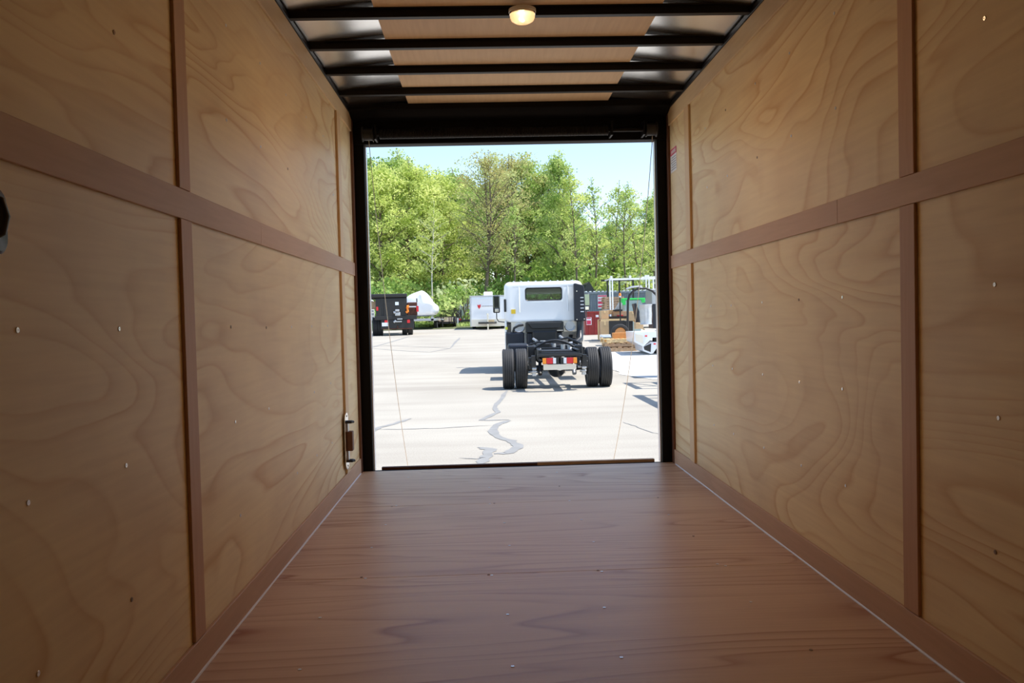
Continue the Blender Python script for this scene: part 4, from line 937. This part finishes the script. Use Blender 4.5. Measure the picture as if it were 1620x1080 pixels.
# pallet stack
def pallet(name, loc, rot, w_=1.1, label='', group=None, m='pallet_wood'):
    t = thing(name, label, 'pallet', loc, rot, group); b = MB()
    for k in range(6): b.box(-w_/2+k*w_/6+.01, -w_/2+(k+1)*w_/6-.04, -.5, .5, .11, .13)
    b.build('deck_board', m, t); b = MB()
    for y in (-.46, 0, .46): b.box(-w_/2, w_/2, y-.03, y+.03, .02, .11)
    b.build('stringer', m, t); b = MB()
    for k in (0, 2, 4): b.box(-w_/2+k*w_/5+.01, -w_/2+k*w_/5+.12, -.5, .5, 0, .02)
    b.build('bottom_board', m, t); return t
for ch_ in (0,):
    D = 44.; g0 = zg(D); c = at(970, 500, D)
    ztop = at(970, 465, D).z
    k = 0; z = g0+.0
    words = ['bottom', 'second from the bottom', 'third from the bottom', 'fourth from the bottom', 'fifth from the bottom', 'sixth from the bottom', 'seventh from the bottom', 'eighth from the bottom', 'ninth from the bottom', 'tenth from the bottom', 'eleventh from the bottom', 'twelfth from the bottom', 'thirteenth from the bottom', 'topmost']
    npal = int((ztop-g0)/.135)
    for k in range(npal):
        wd = words[k] if k < npal-1 else 'topmost'
        pallet('pallet', (c.x+.03*math.sin(k*2.3), D, g0+.131*k), .03*math.sin(k*1.9), 1.05, 'weathered pallet in the tall stack before the container, %s' % wd, 'stacked pallets before the container')
# orange beacon on post
D = 30.; s_ = D/F; g0 = zg(D)
oc = thing('beacon_post', 'thin post topped by an orange beacon beside the black hoop', 'beacon', (at(982, 530, D).x, D, g0))
zt_ = at(982, 468, D).z-g0
MB().cyl((0, 0, 0), (0, 0, zt_), .025).build('post', 'dirty_black', oc); MB().lathe([(.001, zt_+.11), (.03, zt_+.105), (.045, zt_+.06), (.05, zt_+.01), (.05, zt_)]).build('beacon', 'orange', oc, smooth=True); MB().cyl((0, 0, zt_-.05), (0, 0, zt_), .04).build('collar', 'white_lens', oc)
# black hoop
D = 28.; s_ = D/F; g0 = zg(D); c0 = at(993, 545, D)
def PZ(px, py): q = at(px, py, D); return (q.x-c0.x, 0, q.z-g0)
ho = thing('roll_hoop', 'large black steel hoop arching over the scrap pile', 'hoop', (c0.x, D, g0))
MB().tube([PZ(*p) for p in ((993, 545), (993, 500), (993.5, 475), (996, 467), (1002, 460), (1010, 456.5), (1022, 456), (1032, 460), (1038, 466), (1043, 478), (1046, 500), (1047, 545))], 1.9*s_, 10).build('hoop', 'dirty_black', ho, smooth=True)
b = MB(); b.tube([PZ(991, 457), PZ(999, 454), PZ(1010, 453), PZ(1016, 455)], 1.6*s_, 8); b.tube([PZ(1013, 451), PZ(1015, 458)], 1.4*s_, 8); b.build('clamp', 'alu', ho, smooth=True)
# green tote
D = 33.; s_ = D/F; g0 = zg(D); c0 = at(1002, 540, D)
gb = thing('green_bin', 'clear plastic bin with bright green rim and handles behind the hoop', 'bin', (c0.x, D, g0)); z = lambda py: at(1002, py, D).z-g0
b = MB(); b.box(-19*s_, 18*s_, -.3, .4, z(474.5), z(471.5)); b.box(-19*s_, -13*s_, -.3, .4, z(482), z(474)); b.box(12*s_, 18*s_, -.3, .4, z(479), z(474)); b.build('rim', 'green_plastic', gb, bevel=.02)
b = MB(); b.loft([[(x*.7, y, 0) for x, y in ((-16*s_, -.28), (14*s_, -.28), (14*s_, .38), (-16*s_, .38))], [(x, y, z(475)) for x, y in ((-16*s_, -.28), (14*s_, -.28), (14*s_, .38), (-16*s_, .38))]]); b.build('tub', mat('cloudy_plastic', (.30, .38, .36), .35, 0, .25, 30), gb)
# cardboard, work bench, etc
def crate(name, label, px0, px1, py0, py1, D, m='cardboard', depth=.4, cat='box', rot=0, bev=.008, group=None, extra=None):
    """box of real depth resting at the height its foot shows"""
    a = at((px0+px1)/2, py1, D); s_ = D/F; w_ = (px1-px0)*s_; h_ = (py1-py0)*s_
    t = thing(name, label, cat, (a.x, D, a.z), rot, group)
    MB().box(-w_/2, w_/2, 0, depth, 0, h_).build('box_body' if cat == 'box' else 'body', m, t, bevel=bev)
    if extra == 'tape': MB().box(-.03, .03, -.003, depth+.003, h_-.002, h_+.003).box(-.03, .03, -.004, 0, h_*.7, h_).build('tape', 'new_wood', t)
    return t
bench = thing('work_bench', 'rough timber bench with pale front beam on the scrap pile', 'bench', (at(975, 534, 30.5).x, 30.5, zg(30.5)))
s_ = 30.5/F; zb = lambda py: at(975, py, 30.5).z-zg(30.5)
MB().box(-24*s_, 25*s_, -.03, .03, zb(507), zb(504)).build('front_beam', 'new_wood', bench); MB().box(-24*s_, 25*s_, .03, .9, zb(505.5), zb(504.3)).build('bench_top', 'pallet_wood', bench)
for x in (-23*s_, 24*s_):
    for y in (.02, .85): MB().box(x-.03, x+.03, y-.03, y+.03, 0, zb(505.5)).build('leg', 'new_wood', bench)
MB().box(-20*s_, 20*s_, .88, .92, 0.05, zb(506)).build('back_panel', 'dirty_black', bench)
MB().cyl((25*s_, -.05, zb(505)), (40*s_, -.6, zb(522)), .03).build('brace', 'new_wood', bench)
crate('tall_carton', 'tall upright cardboard carton beside the red bin', 951, 964, 507.5, 529.5, 30.0, depth=.3, extra='tape')
crate('carton', 'cardboard carton on the left end of the bench', 951, 963, 491, 504, 30.8, depth=.5, extra='tape')
crate('carton', 'small open carton with flap on the bench', 962, 971, 490, 497, 31.2, depth=.4)
crate('wooden_crate', 'brown wooden crate on the bench behind the cardboard', 971, 992, 492, 501, 31.0, 'pallet_wood', .5)
crate('tool_case', 'flat black tool case with red lid stripe on the bench', 964, 992, 500, 504, 30.9, 'dirty_black', .45, 'case')
crate('red_tool', 'small red tool lying on the black case', 976, 986, 498.3, 500, 30.95, 'red_lens', .1, 'tool')
crate('carton', 'cardboard carton with white label right of the hoop foot', 995, 1008, 492, 507, 30.2, depth=.4, extra='tape')
crate('carton', 'low cardboard carton under the black wedge', 1006, 1018, 510, 520, 28.5, depth=.4, extra='tape')
crate('black_cabinet', 'black steel cabinet at the right edge of the opening', 1033, 1062, 480, 519, 29.5, 'blueblack', .8, 'cabinet')
crate('machine_box', 'dark machine box between hoop foot and pallets', 964, 1002, 507.5, 536, 29.4, 'dirty_black', .1, 'machine')
crate('carton', 'cardboard carton lying on the front pallet', 955, 971, 537, 546, 26.4, depth=.4, extra='tape')
crate('sheet_pack', 'pale blue-white flat sheet pack under the tall carton', 953, 969, 529.5, 533.5, 28.2, 'tarp', .6, 'sheet')
o = crate('brown_board', 'orange-brown wooden trough in front of the spare tyre', 970, 995, 526, 537.5, 26.2, 'orange_wood', .25, 'trough')
# wedge
D = 29.; s_ = D/F; a = at(1009, 512, D)
wg = thing('black_ramp', 'tilted black wedge panel left of the silver barrel', 'panel', (a.x, D, a.z)); MB().prism([(-5*s_, 32*s_), (-2*s_, 33*s_), (7*s_, 8*s_), (5*s_, 0), (1*s_, 0)], 0, .5).build('panel', 'blueblack', wg)
a = at(978, 490.5, 31.); hr = thing('heater_grille', 'slanted silver heater grille on the bench', 'heater', (a.x, 31., a.z)); s_ = 31/F
b = MB()
for k in range(6): b.prism([(-6*s_+k*.045, 0), (-5*s_+k*.045, 0), (3*s_+k*.02, 13*s_-k*.01), (2*s_+k*.02, 13*s_-k*.01)], -.1+.02*k, .1+.03*k)
b.build('grille', 'alu', hr); MB().box(-6.5*s_, 6*s_, -.12, .3, -.04, .03).build('heater_base', 'dirty_black', hr)
# barrel
D = 27.5; s_ = D/F; a = at(1022, 513, D)
ba = thing('silver_drum', 'shiny silver drum with flared rims right of the cartons', 'drum', (a.x, D, a.z))
r = 10*s_; h = 32*s_; b = MB(); n = 60
prof = [(0.001, 0), (.9, 0), (.96, .02), (.9, .08), (.93, .3), (.97, .5), (.93, .7), (.95, .93), (1.05, .98), (1.03, 1.0), (.9, .985), (.001, .98)]
loops = [[((q*(1+.05*math.sin(9*2*PI*i/n)*(.2 < hh < .95)))*r*math.cos(2*PI*i/n), q*(1+.05*math.sin(9*2*PI*i/n)*(.2 < hh < .95))*r*math.sin(2*PI*i/n), hh*h) for i in range(n)] for q, hh in prof]
b.loft(loops, False); b.build('drum_body', 'alu', ba, smooth=True)
# spare tyre
D = 26.9; s_ = D/F; a = at(981, 540.5, D)
sp = thing('spare_tyre', 'black tyre with tan rim leaning behind the orange-brown trough', 'tyre', (a.x, D, a.z-.02), PI/2*1.02); b = tyre(MB(), 0, 0, .30, .20); t = b.build('tyre', 'tread', sp, smooth=True, auto=25)
M['tan'] = mat('tan_rim', (.55, .30, .12), .6); m = Matrix.Translation((0, 0, .30)) @ Matrix.Rotation(PI/2, 4, 'Y'); MB().lathe([(.182, -.08), (.17, -.05), (.10, -.03), (.04, -.05), (.001, -.05)], m).lathe([(.182, .08), (.17, .05), (.10, .03), (.001, .03)], m).build('rim', 'tan', sp, smooth=True)
# pallets in front
p1 = pallet('pallet', gp(984, 556) + Vector((0, .5, 0)), .1, 1.1, 'weathered pallet lying on the gravel under the front carton')
p2 = pallet('pallet', gp(984, 556) + Vector((.02, .55, .135)), -.05, 1.05, 'pallet resting on the lowest front pallet behind the dual wheels')
p3 = pallet('pallet', gp(984, 556) + Vector((.0, .55, .27)), .08, 1.0, 'topmost of the front pallets below the orange-brown trough', m='new_wood')
bp = gp(1008, 552); bm_ = thing('timber_block', 'short weathered timber block between front pallets and silver fender', 'block', (bp.x, bp.y, bp.z)); MB().box(-.25, .12, 0, .5, 0, .13).box(-.2, .1, .05, .45, .13, .26).build('block', 'pallet_wood', bm_)
# aluminium fender body
D = 24.2; s_ = D/F; a = at(1025, 560, D)
fe = thing('truck_fender', 'bare aluminium truck body corner with red marker lamps at the right edge', 'fender', (a.x, D, a.z))
def q(px, py): return ((px-1025)*s_, (560-py)*s_)
MB().prism([q(1003, 524), q(1060, 524), q(1060, 533), q(1033, 534), q(1018, 548), q(1004, 540)], 0, 1.4).build('upper_skirt', 'white_lens', fe, bevel=.01)
MB().prism([q(1017, 548), q(1032, 541), q(1060, 541), q(1060, 550), q(1040, 551), q(1034, 559), q(1030, 560), q(1018, 555)], .05, 1.3).build('lower_skirt', 'white_lens', fe, bevel=.01)
for px, py in ((1022.5, 531), (1036, 544)): MB().cbox((q(px, py)[0], -.012, q(px, py)[1]), (.07, .03, .04)).build('marker_lamp', 'red_lens', fe, bevel=.008)
MB().prism([q(1005, 527), q(1018, 530), q(1018, 544), q(1006, 538)], -.01, .0).build('end_pocket', 'plate_steel', fe)
MB().prism([q(1019, 548), q(1031, 543), q(1030, 557), q(1020, 553)], .04, .05).build('step_pocket', 'dirty_black', fe)
wheel(fe, q(1050, 555)[0], .7, .36, .24, 'alu', 1, GZ*0 + (zg(D)-a.z))

# ------------------------------------------------------------------ unseen frames right of the opening, added only to cast the lattice shadows
ot = thing('shadow_flatbed', 'unseen steel flatbed frame outside the opening on the right, added to throw the lattice shadows', 'trailer', (3.02, 11.0, GZ))
b = MB(); b.box(0, .14, 0, 2.9, .95, 1.02)
for k in range(6): b.box(0, 3.2, .1+.54*k, .16+.54*k, .95, 1.0)
b.box(0, 3.2, 1.15, 1.35, .94, 1.02); b.build('deck_frame', 'dirty_black', ot)
for k in range(3): MB().cyl((.1, 1.3, .98), (1.2, 1.3+(k-1)*1.1, .98), .025).build('brace', 'dirty_black', ot)
for x in (.1, 3.1):
    for y in (.1, 2.8): MB().box(x-.04, x+.04, y-.04, y+.04, 0, .95).build('leg', 'dirty_black', ot)
oz = thing('shadow_rack', 'unseen high steel rack beyond the flatbed frame on the right, added to cast shadows', 'rack', (3.56, 15.0, GZ))  # unseen rack, added so that its bars shadow the yard
b = MB(); b.box(0, .10, 0, 1.5, 1.42, 1.5)
for y in (0, .5, 1.4): b.box(0, 3, y, y+.08, 1.42, 1.5)
b.box(.55, 3, .5, 1.4, 1.44, 1.48); b.box(.45, 3, 2.6, 3.2, 1.42, 1.5); b.box(1.4, 1.5, .0, 3.2, 1.42, 1.5); b.build('rack_frame', 'dirty_black', oz); MB().cyl((.1, 1.4, 1.46), (.7, .1, 1.46), .03).build('brace', 'dirty_black', oz)
for x in (.6, 2.9):
    for y in (.1, 3.1): MB().box(x-.04, x+.04, y-.04, y+.04, 0, 1.42).build('leg', 'dirty_black', oz)

print('objects', len(bpy.data.objects))
